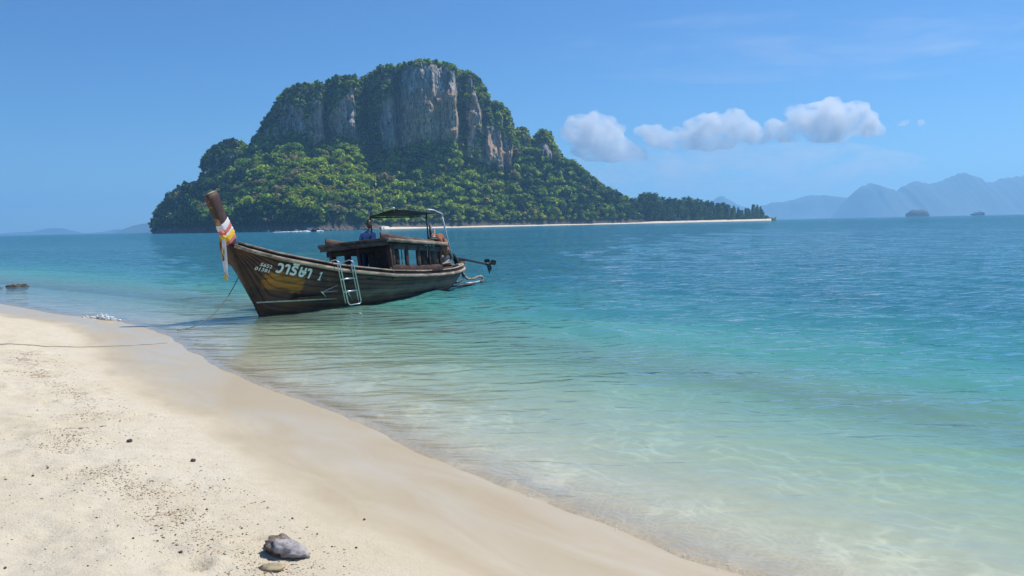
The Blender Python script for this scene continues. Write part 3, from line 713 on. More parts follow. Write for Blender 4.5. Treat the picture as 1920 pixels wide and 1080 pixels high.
# cloth sashes tied round the prow
sashes = empty('prow_sashes', BOAT_LOC, (0, -HEEL, -BOAT_AZ)); tag(sashes, 'white pink and yellow ceremonial cloth sashes tied round the prow post', 'sashes')
def post_c(z): return np.interp(z, [1.4, 1.8, 2.1, 2.5, 2.97], [-.60, -.745, -.87, -1.03, -1.215])
def wrap(name, zc, tilt, ht, mt, grow):
    v = []; n_ = 40
    for i in range(n_):
        a = 2 * math.pi * i / n_
        ex, ey = .094 + grow, .168 + grow
        cx_ = np.sign(math.cos(a)) * abs(math.cos(a)) ** .5 * ex; cy_ = np.sign(math.sin(a)) * abs(math.sin(a)) ** .5 * ey
        for j in range(6):
            z = zc + tilt * cy_ / .2 + (j / 5 - .5) * ht + .008 * math.sin(5 * a + j)
            bulge = .012 * math.sin(math.pi * j / 5) + .006 * math.sin(j * 2.6 + 3 * a)
            s_ = 1 + bulge / .15
            v.append((cx_ * s_, post_c(z) + cy_ * s_, z))
    v = np.array(v); idx = []
    for i in range(n_):
        for j in range(5): a0 = i * 6 + j; b0 = ((i + 1) % n_) * 6 + j; idx.append((a0, b0, b0 + 1, a0 + 1))
    return mesh_np(name, v, np.array(idx), M[mt], sashes, True)
wrap('white_sash', 2.24, .13, .17, 'white_cloth', .006)
wrap('pink_sash', 2.14, .13, .10, 'pink_cloth', .012)
wrap('white_sash', 2.07, .13, .06, 'white_cloth', .016)
wrap('yellow_sash', 2.00, .12, .13, 'yellow_cloth', .02)
wrap('pink_sash', 1.90, .10, .10, 'pink_cloth', .010)
MB().blob((.10, -1.10, 2.04), (.06, .07, .06), 3, .3, 2, 3).build('knot', M['pink_cloth'], sashes, True)
MB().blob((.12, -1.08, 1.94), (.06, .07, .05), 3, .3, 2, 6).build('knot', M['yellow_cloth'], sashes, True)
def tail(x, t, z0, z1, wd, mt, ph, lean=0.0):
    v = []; n_ = 26
    for i in range(n_):
        u = i / (n_ - 1); z = z0 + (z1 - z0) * u
        for j in range(5):
            q = j / 4 - .5; wv = wd * (1 - .35 * u) * (1 - .8 * max(0, u - .93) / .07)
            v.append((x + q * wv * .8 + lean * u + .012 * math.sin(7 * u + ph), t + q * wv * .5 + .018 * math.sin(q * 9 + 5 * u + ph), z + .01 * math.sin(j + ph)))
    v = np.array(v); f = grid_faces(n_, 5)
    return mesh_np('sash_tail', np.concatenate([v, v + (0, -.006, 0)]), np.concatenate([f, f[:, ::-1] + len(v)]), M[mt], sashes, True)
tail(.13, -1.10, 1.97, .98, .115, 'white_cloth', .3, -.03)
tail(.085, -1.13, 1.95, 1.40, .06, 'orange_cloth', 1.3, -.01)
tail(.11, -1.12, 1.96, 1.52, .04, 'yellow_cloth', 2.2, -.015)
tail(.10, -1.115, 1.10, .93, .07, 'yellow_cloth', .3, 0)

# mooring line from the stem down to the sand
p0 = bworld((0.0, -.52, 1.12)); p1 = Vector((-7.05, 17.80, .03)); pts = []
for i in range(40):
    u = i / 39; p_ = p0.lerp(p1, u); p_.z -= .42 * 4 * u * (1 - u) * (1 - .25 * u); pts.append(tuple(p_))
tag(MB().tube(pts, .011, 6).build('mooring_rope', M['green_rope'], None, True), 'thin mooring rope hanging from the bow of the longtail boat down to the wet sand', 'rope')
# the second line lies along the sand, half buried
base = np.array([(-9.6, 13.6), (-8.5, 14.02), (-7.73, 14.58), (-7.0, 15.2), (-6.5, 15.9)]); sp = _spline(base, 14)
sp[:, 0] += .03 * np.sin(np.arange(len(sp)) * .9)
zz_ = beach_z(sp[:, 0], sp[:, 1])
tag(MB().tube(np.column_stack([sp, zz_ + .005]), .009, 6).build('beach_rope', M['rope'], None, True), 'tan rope lying across the sand at the left edge of the beach', 'rope')

# man in blue standing in the cabin hatch
man = empty('person', tuple(bworld((-.32, 5.06, .52))), (0, 0, R(-25)))
tag(man, 'person in blue shirt and trousers with sunglasses standing in the cabin of the boat', 'person')
def skinned(name, pts, edges, radii, mat, parent, sub=2):
    me = bpy.data.meshes.new(name); me.from_pydata(pts, edges, [])
    o = bpy.data.objects.new(name, me); COL.objects.link(o); o.parent = parent
    md = o.modifiers.new('skin', 'SKIN'); md.use_smooth_shade = True
    for i, sv_ in enumerate(me.skin_vertices[0].data):
        r_ = radii[i]; sv_.radius = r_ if isinstance(r_, tuple) else (r_, r_)
    me.skin_vertices[0].data[0].use_root = True
    sb = o.modifiers.new('sub', 'SUBSURF'); sb.levels = sub; sb.render_levels = sub
    me.materials.append(mat); return o
# local: X right, Y away from camera, Z up; he leans a little over the roof
skinned('body', [(0, 0, .92), (-.02, 0, 1.10), (-.01, 0, 1.30), (.02, 0, 1.42), (.045, -.01, 1.50), (.06, -.02, 1.58), (-.19, 0, 1.40), (-.25, -.06, 1.15), (-.20, -.22, .98), (-.17, -.30, .94), (.22, -.02, 1.40), (.28, -.10, 1.15), (.26, -.27, 1.04), (.25, -.35, 1.02), (-.09, 0, .84), (-.11, .01, .48), (-.12, .03, .08), (-.12, -.10, .03), (.09, 0, .84), (.12, -.02, .48), (.14, .0, .08), (.14, -.13, .03)],
        [(0, 1), (1, 2), (2, 3), (3, 4), (4, 5), (3, 6), (6, 7), (7, 8), (8, 9), (3, 10), (10, 11), (11, 12), (12, 13), (0, 14), (14, 15), (15, 16), (16, 17), (0, 18), (18, 19), (19, 20), (20, 21)],
        [(.13, .10), (.13, .10), (.15, .11), (.13, .09), .06, .055, .06, .045, .035, .04, .06, .045, .035, .04, .08, .06, .045, .035, .08, .06, .045, .035], M['skin'], man)
skinned('shirt', [(0, 0, .90), (-.02, 0, 1.10), (-.01, 0, 1.30), (.02, 0, 1.42), (.04, 0, 1.47), (-.19, 0, 1.40), (-.235, -.04, 1.20), (.22, -.02, 1.40), (.26, -.07, 1.20)],
        [(0, 1), (1, 2), (2, 3), (3, 4), (3, 5), (5, 6), (3, 7), (7, 8)],
        [(.155, .125), (.15, .12), (.17, .13), (.15, .105), .075, .08, .07, .08, .07], M['blue_shirt'], man)
skinned('trousers', [(0, 0, .93), (-.09, 0, .82), (-.11, .01, .48), (-.12, .03, .10), (.09, 0, .82), (.12, -.02, .48), (.14, .0, .10)], [(0, 1), (1, 2), (2, 3), (0, 4), (4, 5), (5, 6)],
        [(.15, .12), .11, .085, .075, .11, .085, .075], M['navy_trousers'], man)
hd = MB(); v, f = ICO[3]; vv = v * np.array((.078, .10, .122))
jaw = np.clip(-v[:, 2], 0, 1); vv[:, 0] *= 1 - .28 * jaw; vv[:, 1] -= .012 * jaw
nose = np.exp(-((v[:, 0] / .22) ** 2 + ((v[:, 2] + .12) / .25) ** 2)) * (v[:, 1] < 0); vv[:, 1] -= .022 * nose
hd.add(vv + np.array((.075, -.03, 1.70)), f)
for sx_ in (-1, 1): hd.blob((.075 + sx_ * .08, -.02, 1.69), (.014, .026, .034), 2, .1)
head = hd.build('head', M['skin'], man, True)
hr = MB(); keepv = (v[:, 2] > .12 + .55 * np.clip(-v[:, 1], 0, 1)) | ((v[:, 1] > .15) & (v[:, 2] > -.55))
fk = [q for q in f if all(keepv[i] for i in q)]
hv_ = v * np.array((.087, .110, .130)) * (1 + .05 * fbm(v[:, 0] * 4, v[:, 1] * 4, v[:, 2] * 4, 2, 3))[:, None]
hr.add(hv_ + np.array((.075, -.025, 1.705)), fk); hr.build('hair', M['hair'], head, True)
gs = MB()
for sx_ in (-1, 1): gs.box((.075 + sx_ * .032, -.128, 1.715), (.05, .012, .032))
gs.box((.075, -.13, 1.722), (.02, .008, .008)); gs.build('sunglasses', M['glasses'], head, False, .003)
MB().tube([(.0, -.075, 1.51), (.03, -.115, 1.49), (.07, -.12, 1.48), (.11, -.09, 1.50)], .016, 8).build('collar', M['blue_shirt'], man, True)

# ------------------------------------------------------------------ the far side: island, mountains, clouds, haze
def at(px, py, Yd):
    """world point that lies in direction (px, py) of a 1920x1080 survey photo at distance Yd along Y"""
    d = _f + _r * ((px - 960) / F_PX) + _u * ((540 - py) / F_PX); k = Yd / d.y
    return np.array((d.x * k, Yd, CAM_Z + d.z * k))
def shore_py(px): return np.interp(px, [200, 290, 400, 500, 600, 700, 800, 900, 1024, 1150, 1300, 1440, 1600], [438, 437, 435, 434.5, 432, 427, 424.3, 419, 414.5, 413.2, 411.5, 410, 409])
def hgt_m(px, py, Yd): return (shore_py(px) - py) / F_PX * Yd
I_S = lambda px: np.interp(px, [285, 300, 330, 400, 500, 600, 700, 800, 960, 1100, 1250, 1450], [1040, 985, 930, 850, 800, 800, 860, 930, 1000, 1080, 1180, 1330])
I_F = lambda px: np.interp(px, [285, 330, 400, 489, 560, 700, 860, 960, 1060, 1150, 1250, 1450], [1050, 1000, 985, 1010, 1000, 1010, 1030, 1080, 1110, 1140, 1220, 1350])
TOP_DROP = lambda p_: np.interp(p_, [286, 400, 480, 500, 700, 900, 960, 970, 1060, 1180, 1200], [2, 6, 5, 9, 11, 11, 8, 3, 3, 4, 0])
TOP = np.array([(286, 437), (291, 424), (297, 402), (308, 384), (330, 364), (360, 346), (384, 338), (388, 326), (392, 300), (410, 277), (430, 268), (455, 266), (470, 276), (486, 280), (490, 262), (498, 243), (515, 219), (535, 193), (550, 170), (575, 164), (600, 165), (622, 160), (637, 151), (655, 147), (672, 153), (690, 140), (705, 130), (730, 125), (760, 125), (790, 120), (815, 119), (840, 123), (870, 127), (890, 131), (905, 148), (915, 171), (923, 189), (935, 187), (948, 194), (957, 207), (961, 232), (966, 262), (974, 240), (982, 234), (990, 242), (996, 284), (1002, 278), (1010, 250), (1018, 241), (1030, 246), (1042, 270), (1052, 294), (1060, 298), (1080, 306), (1105, 325), (1130, 342), (1150, 353), (1170, 367), (1188, 384), (1215, 402), (1240, 409), (1440, 407.5), (1452, 411)], float)
FOOT = np.array([(286, 437), (384, 340), (388, 334), (430, 322), (486, 284), (520, 268), (560, 262), (590, 288), (610, 280), (640, 270), (672, 270), (690, 300), (720, 286), (760, 278), (800, 272), (860, 275), (880, 292), (905, 302), (940, 318), (963, 318), (968, 268), (994, 276), (1000, 284), (1040, 296), (1058, 300), (1080, 310), (1452, 411)], float)
BUT = np.array([(380, 10), (392, 22), (430, -2), (470, -4), (486, 10), (491, 40), (515, 20), (540, 4), (560, -8), (590, -14), (612, -17), (618, 12), (630, 4), (645, -16), (672, -24), (682, 20), (700, 26), (716, 10), (722, -8), (745, -14), (752, 4), (766, -16), (800, -28), (830, -24), (857, -30), (864, 4), (876, 8), (884, -8), (900, -14), (908, -2), (920, -18), (942, -16), (948, -6), (962, -20), (967, 34), (980, 14), (994, 20), (1003, 20), (1020, -8), (1056, 14), (1060, 0)], float)
pxs = np.concatenate([np.linspace(286, 480, 110), np.linspace(481, 1060, 420), np.linspace(1062, 1452, 110)])
lv = []; 
NT1, NC, NCAP, NB = 60, 90, 26, 12
verts = []; rockm = []; 
for px in pxs:
    ys, yf = I_S(px), I_F(px)
    pt = np.interp(px, TOP[:, 0], TOP[:, 1]) + TOP_DROP(px); pf = max(np.interp(px, FOOT[:, 0], FOOT[:, 1]), pt + .5)
    y_r = yf + 55
    zt = max(0.6, hgt_m(px, pt, y_r)); zf = max(0.4, min(hgt_m(px, pf, yf), zt - .2))
    bt = np.interp(px, BUT[:, 0], BUT[:, 1]) * sstep(8, 40, zt - zf)
    X0 = lambda yy: (px - 960) / F_PX * yy * 1.0
    u = np.linspace(0, 1, NT1)
    prof = u ** 1.12
    yy = ys + (yf + bt * .6 - ys) * u; z_ = -1.5 + (zf + 1.5) * (0.8 * prof + 0.2 * sstep(0, .10, u) * (1 if 286 < px < 700 else 0.0) + (0.2 * prof if px >= 700 else 0.2 * prof * 0))
    z_ = z_ * (zf + 0.0) / max(z_[-1], .3) if z_[-1] > .3 else z_
    z_[0] = -1.5
    rk = np.zeros(NT1)
    uc = np.linspace(0, 1, NC + 1)[1:]
    zc_top = zf + (zt - zf) * .93
    yc = yf + bt * (.6 + .4 * sstep(0, .15, uc)) + 16 * uc ** 2.2 + 10 * np.maximum(0, uc - .75); zc = zf + (zc_top - zf) * uc
    ucp = np.linspace(0, 1, NCAP + 1)[1:]
    yp = yc[-1] + (y_r - yc[-1]) * ucp; zp = zc_top + (zt - zc_top) * np.sin(ucp * math.pi / 2)
    ub = np.linspace(0, 1, NB + 1)[1:]
    yb = y_r + (220 + zt) * ub; zb = zt - (zt + 1.5) * ub ** 1.3
    Yc = np.concatenate([yy, yc, yp, yb]); Zc = np.concatenate([z_, zc, zp, zb])
    Xc = np.array([at(px, 420, y)[0] for y in Yc])
    verts.append(np.stack([Xc, Yc, Zc], 1))
    rockm.append(np.concatenate([np.zeros(NT1), sstep(3, 14, zt - zf) * np.ones(NC), sstep(3, 14, zt - zf) * np.linspace(1, .0, NCAP), np.zeros(NB)]))
V = np.array(verts); rockm = np.array(rockm)
# weathering: fluted walls, ledges and lumpy slopes
n1 = fbm(V[..., 0] * .035, V[..., 2] * .012, V[..., 1] * .03, 5, 3)
n2 = fbm(V[..., 0] * .14, V[..., 2] * .035, V[..., 1] * .1, 4, 7)
led = fbm(V[..., 0] * .03, V[..., 2] * .11, V[..., 1] * .03, 3, 17)
n3 = 1 - 2 * np.abs(fbm(V[..., 0] * .05 + 9, V[..., 2] * .006, V[..., 1] * .02, 3, 57))
V[..., 1] += rockm * (13 * n1 + 8 * n2 + 6 * led - 8 * n3 + 6.5 * fbm(V[..., 0] * .30, V[..., 2] * .09, V[..., 1] * .2, 3, 63))
V[..., 0] += rockm * 4 * fbm(V[..., 0] * .05, V[..., 2] * .05, V[..., 1] * .05, 3, 23)
slope_m = (1 - rockm) * sstep(2, 14, V[..., 2])
V[..., 2] += slope_m * (5.0 * fbm(V[..., 0] * .02, V[..., 1] * .02, oct=4, seed=31))
# broken rocky edge at the water on the left half
edge = np.exp(-((V[..., 2] - 4) / 7.0) ** 2) * (1 - sstep(680, 760, pxs))[:, None]
V[..., 1] += edge * 9 * fbm(V[..., 0] * .09, V[..., 2] * .12, V[..., 1] * .05, 4, 41)
ni, nj = V.shape[:2]
FI = grid_faces(ni, nj)
m = NT('island_rock')
P1 = m.pos(); geo = m.n('ShaderNodeNewGeometry'); sn = m.n('ShaderNodeSeparateXYZ'); m.t.links.new(geo.outputs['Normal'], sn.inputs[0])
rk = m.attr('rock')
ver = m.noise(1.0, m.pos((.16, .16, .02)), 6, .65); pat = m.noise(.022, P1, 5, .6); fine = m.noise(.22, m.pos((1, 1, .45)), 6, .7)
c = m.ramp(ver, [(.32, (.075, .075, .08)), (.46, (.26, .235, .215)), (.58, (.52, .46, .385)), (.70, (.78, .72, .62))])
o_ = m.ramp(fine, [(.3, (.22, .13, .075)), (.5, (.60, .39, .235)), (.75, (.76, .60, .43))])
stn = m.math('ADD', pat, m.math('MULTIPLY', m.attr('stain'), .34))
c = m.mix(m.n('ShaderNodeMapRange', interpolation_type='SMOOTHSTEP', i_0=stn, i_1=.41, i_2=.62).outputs[0], c, o_)
dk = m.noise(1.0, m.pos((.5, .5, .03)), 4, .6)
c = m.mix(m.n('ShaderNodeMapRange', i_0=dk, i_1=.49, i_2=.60, i_3=0, i_4=.82).outputs[0], c, (.07, .07, .075, 1))
soil = m.ramp(fine, [(.3, (.02, .03, .014)), (.7, (.05, .06, .025))])
shore_rock = m.n('ShaderNodeMapRange', i_0=m.n('ShaderNodeSeparateXYZ', i_0=P1).outputs[2], i_1=7.0, i_2=3.0).outputs[0]
c = m.mix(rk, soil, c)
c = m.mix(shore_rock, c, m.ramp(fine, [(.3, (.05, .045, .04)), (.7, (.20, .17, .145))]))
m.principled(c, .95, m.bump(fine, .8, 2.5), spec=.1)
M['island_rock'] = m.m
stain = np.interp(pxs, [286, 560, 590, 612, 640, 680, 740, 770, 860, 885, 965, 970, 1060], [-.5, -.5, .3, .4, .3, -.6, -.3, .75, .75, .3, .7, -.5, -.4])[:, None] * np.interp(np.arange(nj), [0, NT1, NT1 + NC * .45, NT1 + NC * .8, nj], [1, 1, .8, -.7, -1.5])[None, :]
isl = mesh_np('island', V.reshape(-1, 3), FI[:, ::-1], M['island_rock'], smooth=True, attrs={'rock': rockm.ravel(), 'stain': stain.ravel()})
tag(isl, 'steep limestone island with a flat topped cliff above forested slopes', kind='structure')
# white sand along its foot
bp = np.linspace(715, 1446, 160); bv = []
for px in bp:
    ys = I_S(px); wd = np.interp(px, [715, 740, 900, 1100, 1440, 1446], [1, 12, 24, 34, 30, 2])
    for k, (dy, z) in enumerate(((-wd * .55, -.25), (-wd * .2, .55), (wd * .3, 1.7), (wd * .9, 2.9), (wd * 1.1, 3.0))):
        jy = 3 * vnoise(np.array([px * .03]), np.array([k * .2]), seed=5)[0]
        bv.append((at(px, 420, ys + dy)[0], ys + dy + jy, z))
M['far_sand'] = simple('far_sand', (.68, .60, .47), .95, .08, .05)
tag(mesh_np('far_beach', bv, grid_faces(len(bp), 5), M['far_sand'], smooth=True), 'white sand strip along the foot of the island', kind='structure')

# ---- vegetation
def foliage(name, use_obj):
    m = NT(name)
    if use_obj: base = m.n('ShaderNodeObjectInfo').outputs['Color']
    else: base = m.attr('tint', 'Color')
    nz = m.noise(.45, m.pos(), 4, .6)
    lv_ = m.attr('leaf')
    c = m.mix(1.0, base, m.ramp(nz, [(.3, (.6, .65, .65)), (.7, (1.3, 1.25, 1.15))]), 'MULTIPLY')
    c = m.mix(1.0, c, m.n('ShaderNodeCombineColor', i_0=lv_, i_1=lv_, i_2=lv_).outputs[0], 'MULTIPLY')
    d = m.n('ShaderNodeBsdfDiffuse'); m.set(d.inputs[0], c)
    t = m.n('ShaderNodeBsdfTranslucent'); m.set(t.inputs[0], m.mix(1.0, c, (1.3, 1.25, .6, 1), 'MULTIPLY'))
    x = m.n('ShaderNodeMixShader'); x.inputs[0].default_value = .5
    m.t.links.new(d.outputs[0], x.inputs[1]); m.t.links.new(t.outputs[0], x.inputs[2]); m.t.links.new(x.outputs[0], m.out.inputs[0]); return m.m
M['forest'] = foliage('forest_leaves', False); M['leaves'] = foliage('tree_leaves', True)
def crown_mesh(seed, cards=70, size=.30, sq=.8, core=True):
    """unit crown: ragged lobes of leaf sprays round small cores; returns vertices, triangles, leaf tone"""
    g_ = np.random.default_rng(seed); lobes = []
    for k in range(g_.integers(5, 9)):
        d = g_.normal(size=3); d /= np.linalg.norm(d); d[2] = abs(d[2]) * 1.1 - .25
        lobes.append((d * g_.uniform(.35, .75), g_.uniform(.22, .50)))
    lobes.append((np.zeros(3), .55))
    tv, tf, tl = [], [], []; n = 0
    v, f = ICO[1]
    for c, r in lobes:
        q = 1 + .5 * fbm(v[:, 0] * 2.1 + seed, v[:, 1] * 2.1, v[:, 2] * 2.1 + r * 9, 3, seed)
        w_ = v * q[:, None] * r * .78 + c; w_[:, 2] *= sq; tv.append(w_); tl.append(np.full(len(v), g_.uniform(.7, 1.0)))
        if cards < 100 and r < .4: tv.pop(); tl.pop(); continue
        tf += [tuple(i + n for i in t) for t in f]; n += len(v)
    for k in range(cards):
        c, r = lobes[g_.integers(len(lobes))]
        d = g_.normal(size=3); d /= np.linalg.norm(d); d[2] = d[2] if d[2] > -.3 else -d[2] * .5
        d /= np.linalg.norm(d); p = c + d * r * g_.uniform(.8, 1.2)
        nn = d + g_.normal(size=3) * .6; nn /= np.linalg.norm(nn)
        a = np.cross(nn, g_.normal(size=3)); a /= np.linalg.norm(a); b = np.cross(nn, a); s_ = size * math.exp(g_.normal() * .35)
        q = np.array([p - a * s_ * .5 - b * s_ * .25, p + a * s_ * .35 - b * s_ * .5, p + a * s_ * .6 + b * s_ * .3, p - a * s_ * .3 + b * s_ * .55, ])
        q[:, 2] *= sq; tv.append(q); tf += [(n, n + 1, n + 2), (n, n + 2, n + 3)]; n += 4; tl.append(np.full(4, math.exp(g_.normal() * .38)))
    return np.concatenate(tv), np.array(tf), np.concatenate(tl)
TINTS = np.array([(.040, .085, .035), (.080, .150, .036), (.150, .250, .042), (.220, .330, .046), (.290, .380, .050), (.165, .195, .055), (.230, .215, .095), (.040, .085, .045)])
# where crowns stand on the island
A_, B_, C_, D_ = V[:-1, :-1], V[1:, :-1], V[1:, 1:], V[:-1, 1:]
cen = (A_ + B_ + C_ + D_) / 4; nrm = np.cross(B_ - A_, D_ - A_); area = np.linalg.norm(nrm, axis=-1); nz = np.abs(nrm[..., 2]) / (area + 1e-9)
jj = np.arange(nj - 1)[None, :]; pxc = ((pxs[:-1] + pxs[1:]) / 2)[:, None] * np.ones_like(nz)
rkc = (rockm[:-1, :-1] + rockm[1:, 1:]) / 2
vn = fbm(cen[..., 0] * .03, cen[..., 2] * .05, cen[..., 1] * .03, 3, 77)
den = np.where(jj < NT1, 1.0, np.where(jj < NT1 + NC, sstep(.30, .55, nz + .35 * vn) * .55, np.where(jj < NT1 + NC + NCAP, .95, .25)))
den = den * (cen[..., 2] > 6) * (pxc < 1215)
den = np.where((jj < NT1) & (cen[..., 2] < 10) & (pxc < 700), den * .45, den)
# walls of the left shoulder and the gullies carry more scrub
gul = np.interp(pxc, [384, 489, 500, 530, 560, 590, 598, 612, 622, 650, 672, 678, 716, 724, 770, 850, 862, 866, 880, 886, 905, 912, 962, 966, 1060], [.5, .5, .12, .12, .28, .28, -.25, -.3, .3, -.25, -.35, .75, .7, -.12, -.32, -.38, -.2, .5, .3, -.30, -.30, -.22, -.36, .05, .0])
uh = np.clip((jj - NT1) / NC, 0, 1)
pat_ = fbm(cen[..., 0] * .028, cen[..., 2] * .022, cen[..., 1] * .02, 4, 91)
patch = sstep(-.02, .12, pat_ * .9 + gul * .9 + 1.2 * np.maximum(0, uh - .45) - .09 + .25 * (nz - .3))
den = np.where((jj >= NT1) & (jj < NT1 + NC), patch * 1.3, den)
pr = (area * den).ravel(); pr = pr / pr.sum()
g_ = np.random.default_rng(21)
NCD = 34000
cand = g_.choice(len(pr), NCD, p=pr)
pc = cen.reshape(-1, 3)[cand] + g_.normal(size=(NCD, 3)) * np.array((1.2, 1.2, .3)); jc = np.broadcast_to(jj, nz.shape).reshape(-1)[cand]; pxcc = pxc.reshape(-1)[cand]; vnc = vn.reshape(-1)[cand]
# thin to one crown per cell
radc = np.where(jc < NT1, np.exp(g_.normal(1.26, .40, NCD)).clip(1.8, 9.0), np.where(jc < NT1 + NC, g_.uniform(2.0, 4.4, NCD), g_.uniform(3.0, 5.6, NCD)))
order = np.argsort(-radc); taken = {}; sel = []
for i in order:
    p = pc[i]; r_ = radc[i] * .85; key = tuple((p / 6).astype(int)); ok = True
    for dx in (-1, 0, 1):
        for dy in (-1, 0, 1):
            for dz in (-1, 0, 1):
                for q in taken.get((key[0] + dx, key[1] + dy, key[2] + dz), ()):
                    if np.sum((pc[q] - p) ** 2) < (r_ * .62 + radc[q] * .4) ** 2: ok = False; break
                if not ok: break
            if not ok: break
        if not ok: break
    if ok: taken.setdefault(key, []).append(i); sel.append(i)
sel = np.array(sel)
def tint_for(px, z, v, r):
    # brighter, yellower tint on the middle slope; darker on the left flank and crest
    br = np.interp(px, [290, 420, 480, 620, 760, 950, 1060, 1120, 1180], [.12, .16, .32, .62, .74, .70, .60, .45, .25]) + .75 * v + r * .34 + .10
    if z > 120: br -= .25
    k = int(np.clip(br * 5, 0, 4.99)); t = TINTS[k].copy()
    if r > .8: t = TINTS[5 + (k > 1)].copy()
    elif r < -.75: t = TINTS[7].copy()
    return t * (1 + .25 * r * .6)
front = np.array([i for i in sel if jc[i] < NT1 and pc[i][2] < 120])
appsz = radc[front] / pc[front][:, 1]
ind = set(front[np.argsort(-appsz)[:230]].tolist())
crowns = [crown_mesh(500 + k, 52, .34, (.8, 1.0, .7, 1.15)[k % 4]) for k in range(10)]
fv, ff_, ft, fl_, n = [], [], [], [], 0
indiv = []
for i in sel:
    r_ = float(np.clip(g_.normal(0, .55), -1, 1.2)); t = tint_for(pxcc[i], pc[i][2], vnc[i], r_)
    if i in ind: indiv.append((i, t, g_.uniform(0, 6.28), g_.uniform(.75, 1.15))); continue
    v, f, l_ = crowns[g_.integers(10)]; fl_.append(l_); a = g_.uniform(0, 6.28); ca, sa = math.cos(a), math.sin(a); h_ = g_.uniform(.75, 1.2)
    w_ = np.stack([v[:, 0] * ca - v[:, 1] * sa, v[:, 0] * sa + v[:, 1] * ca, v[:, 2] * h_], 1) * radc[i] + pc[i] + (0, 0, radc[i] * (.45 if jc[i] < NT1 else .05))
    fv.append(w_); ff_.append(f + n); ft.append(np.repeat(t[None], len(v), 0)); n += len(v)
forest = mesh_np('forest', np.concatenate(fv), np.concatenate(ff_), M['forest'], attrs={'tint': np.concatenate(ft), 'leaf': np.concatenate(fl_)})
tag(forest, 'dense green tropical forest covering the slopes and crest of the island', kind='stuff')
print('forest crowns', len(sel), 'tris', len(forest.data.polygons))
cm = [mesh_np('jungle_tree', v, f, M['leaves'], attrs={'leaf': l_}) for v, f, l_ in (crown_mesh(700 + k, 190, .20, (.8, 1.0, .7, 1.1)[k % 4]) for k in range(8))]
for o in cm: bpy.data.objects.remove(o)
cm = [me for me in bpy.data.meshes if me.name.startswith('jungle_tree')]
def kind_of(t): return 'olive brown' if t[0] > t[1] * .75 else ('dark green' if t[1] < .12 else ('bright yellow green' if t[1] > .30 else 'mid green'))
def where_of(px, z):
    p_ = next(n_ for lim, n_ in ((345, 'at the left tip of the island'), (400, 'on the left flank beside the prow'), (450, 'on the left flank right of the prow'), (510, 'on the slope under the left shoulder'), (560, 'on the slope left of the passing boat'), (615, 'on the slope above the passing boat'), (690, 'on the slope left of the awning'), (760, 'on the slope behind the awning'), (840, 'on the slope under the orange cliff'), (920, 'on the slope right of the awning'), (1000, 'below the right end of the cliff'), (1060, 'under the right rock knob'), (9999, 'on the right shoulder of the island')) if px < lim)
    return ('low ' if z < 28 else ('halfway up ' if z < 70 else 'high ')) + p_
for i, t, a, h_ in indiv:
    o = bpy.data.objects.new('jungle_tree', cm[g_.integers(len(cm))]); COL.objects.link(o)
    o.location = pc[i] + (0, 0, radc[i] * .5); o.rotation_euler = (0, 0, a); s_ = radc[i] * 1.12; o.scale = (s_, s_, s_ * h_); o.color = (*t, 1)
    lab = '%s %s tree crown %s' % ('big' if radc[i] > 6.6 else ('middling' if radc[i] > 5.2 else 'small'), kind_of(t), where_of(pxcc[i], pc[i][2]))
    tag(o, lab, 'tree', lab.replace('tree crown', 'tree crowns'))

# casuarinas behind the beach
def casuarina(seed):
    g = np.random.default_rng(seed); tv, tf, n = [], [], 0
    for k in range(150):
        u = g.uniform(.10, 1) ** .85; rmax = .17 * (1 - u) ** .6 * (1 if u > .2 else .75) + .012
        a = g.uniform(0, 6.28); rr = rmax * g.uniform(.3, 1.0); s_ = .055 * g.uniform(.6, 1.4)
        p = np.array((rr * math.cos(a), rr * math.sin(a), u + g.normal() * .01))
        out = np.array((math.cos(a), math.sin(a), g.uniform(.2, 1.3))); out /= np.linalg.norm(out)
        sd = np.cross(out, g.normal(size=3)); sd /= np.linalg.norm(sd)
        q = np.array([p - sd * s_ * .45 - out * s_ * .5, p + sd * s_ * .5 - out * s_ * .3, p + out * s_ * 1.3]); tv.append(q); tf.append((n, n + 1, n + 2)); n += 3
        q = np.array([p - out * s_ * .6, p + np.cross(sd, out) * s_ * .6 + out * .2 * s_, p + out * s_ * 1.1]); tv.append(q); tf.append((n, n + 1, n + 2)); n += 3
    return np.concatenate(tv), np.array(tf)
M['trunk'] = simple('trunk', (.16, .12, .09), .9, .3, .8)
cas = []
for k in range(6):
    root = empty('casuarina_tree'); v, f = casuarina(40 + k); c_ = mesh_np('crown', v, f, M['leaves'], root, attrs={'leaf': np.repeat(np.exp(np.random.default_rng(k).normal(0, .3, len(v) // 3)), 3)})
    MB().tube([(0, 0, -.02), (.004, .002, .35), (0, .004, .7), (.003, 0, .96)], [.014, .011, .007, .002], 5).build('trunk', M['trunk'], root)
    cas.append(root)
CT = np.array([(1000, 398), (1040, 392), (1090, 388), (1130, 372), (1160, 358), (1180, 365), (1195, 356), (1215, 350), (1225, 353), (1240, 362), (1262, 366), (1285, 364), (1310, 367), (1330, 369), (1350, 374), (1368, 380), (1384, 384), (1395, 386), (1402, 384), (1412, 380), (1420, 377), (1428, 383), (1436, 400)], float)
g_ = np.random.default_rng(5); spots = []
for k in range(190):
    px = np.interp(k / 189, [0, .15, .82, 1], [1000, 1100, 1372, 1431]) + g_.normal() * 1.5; row = k % 4
    spots.append((px, row))
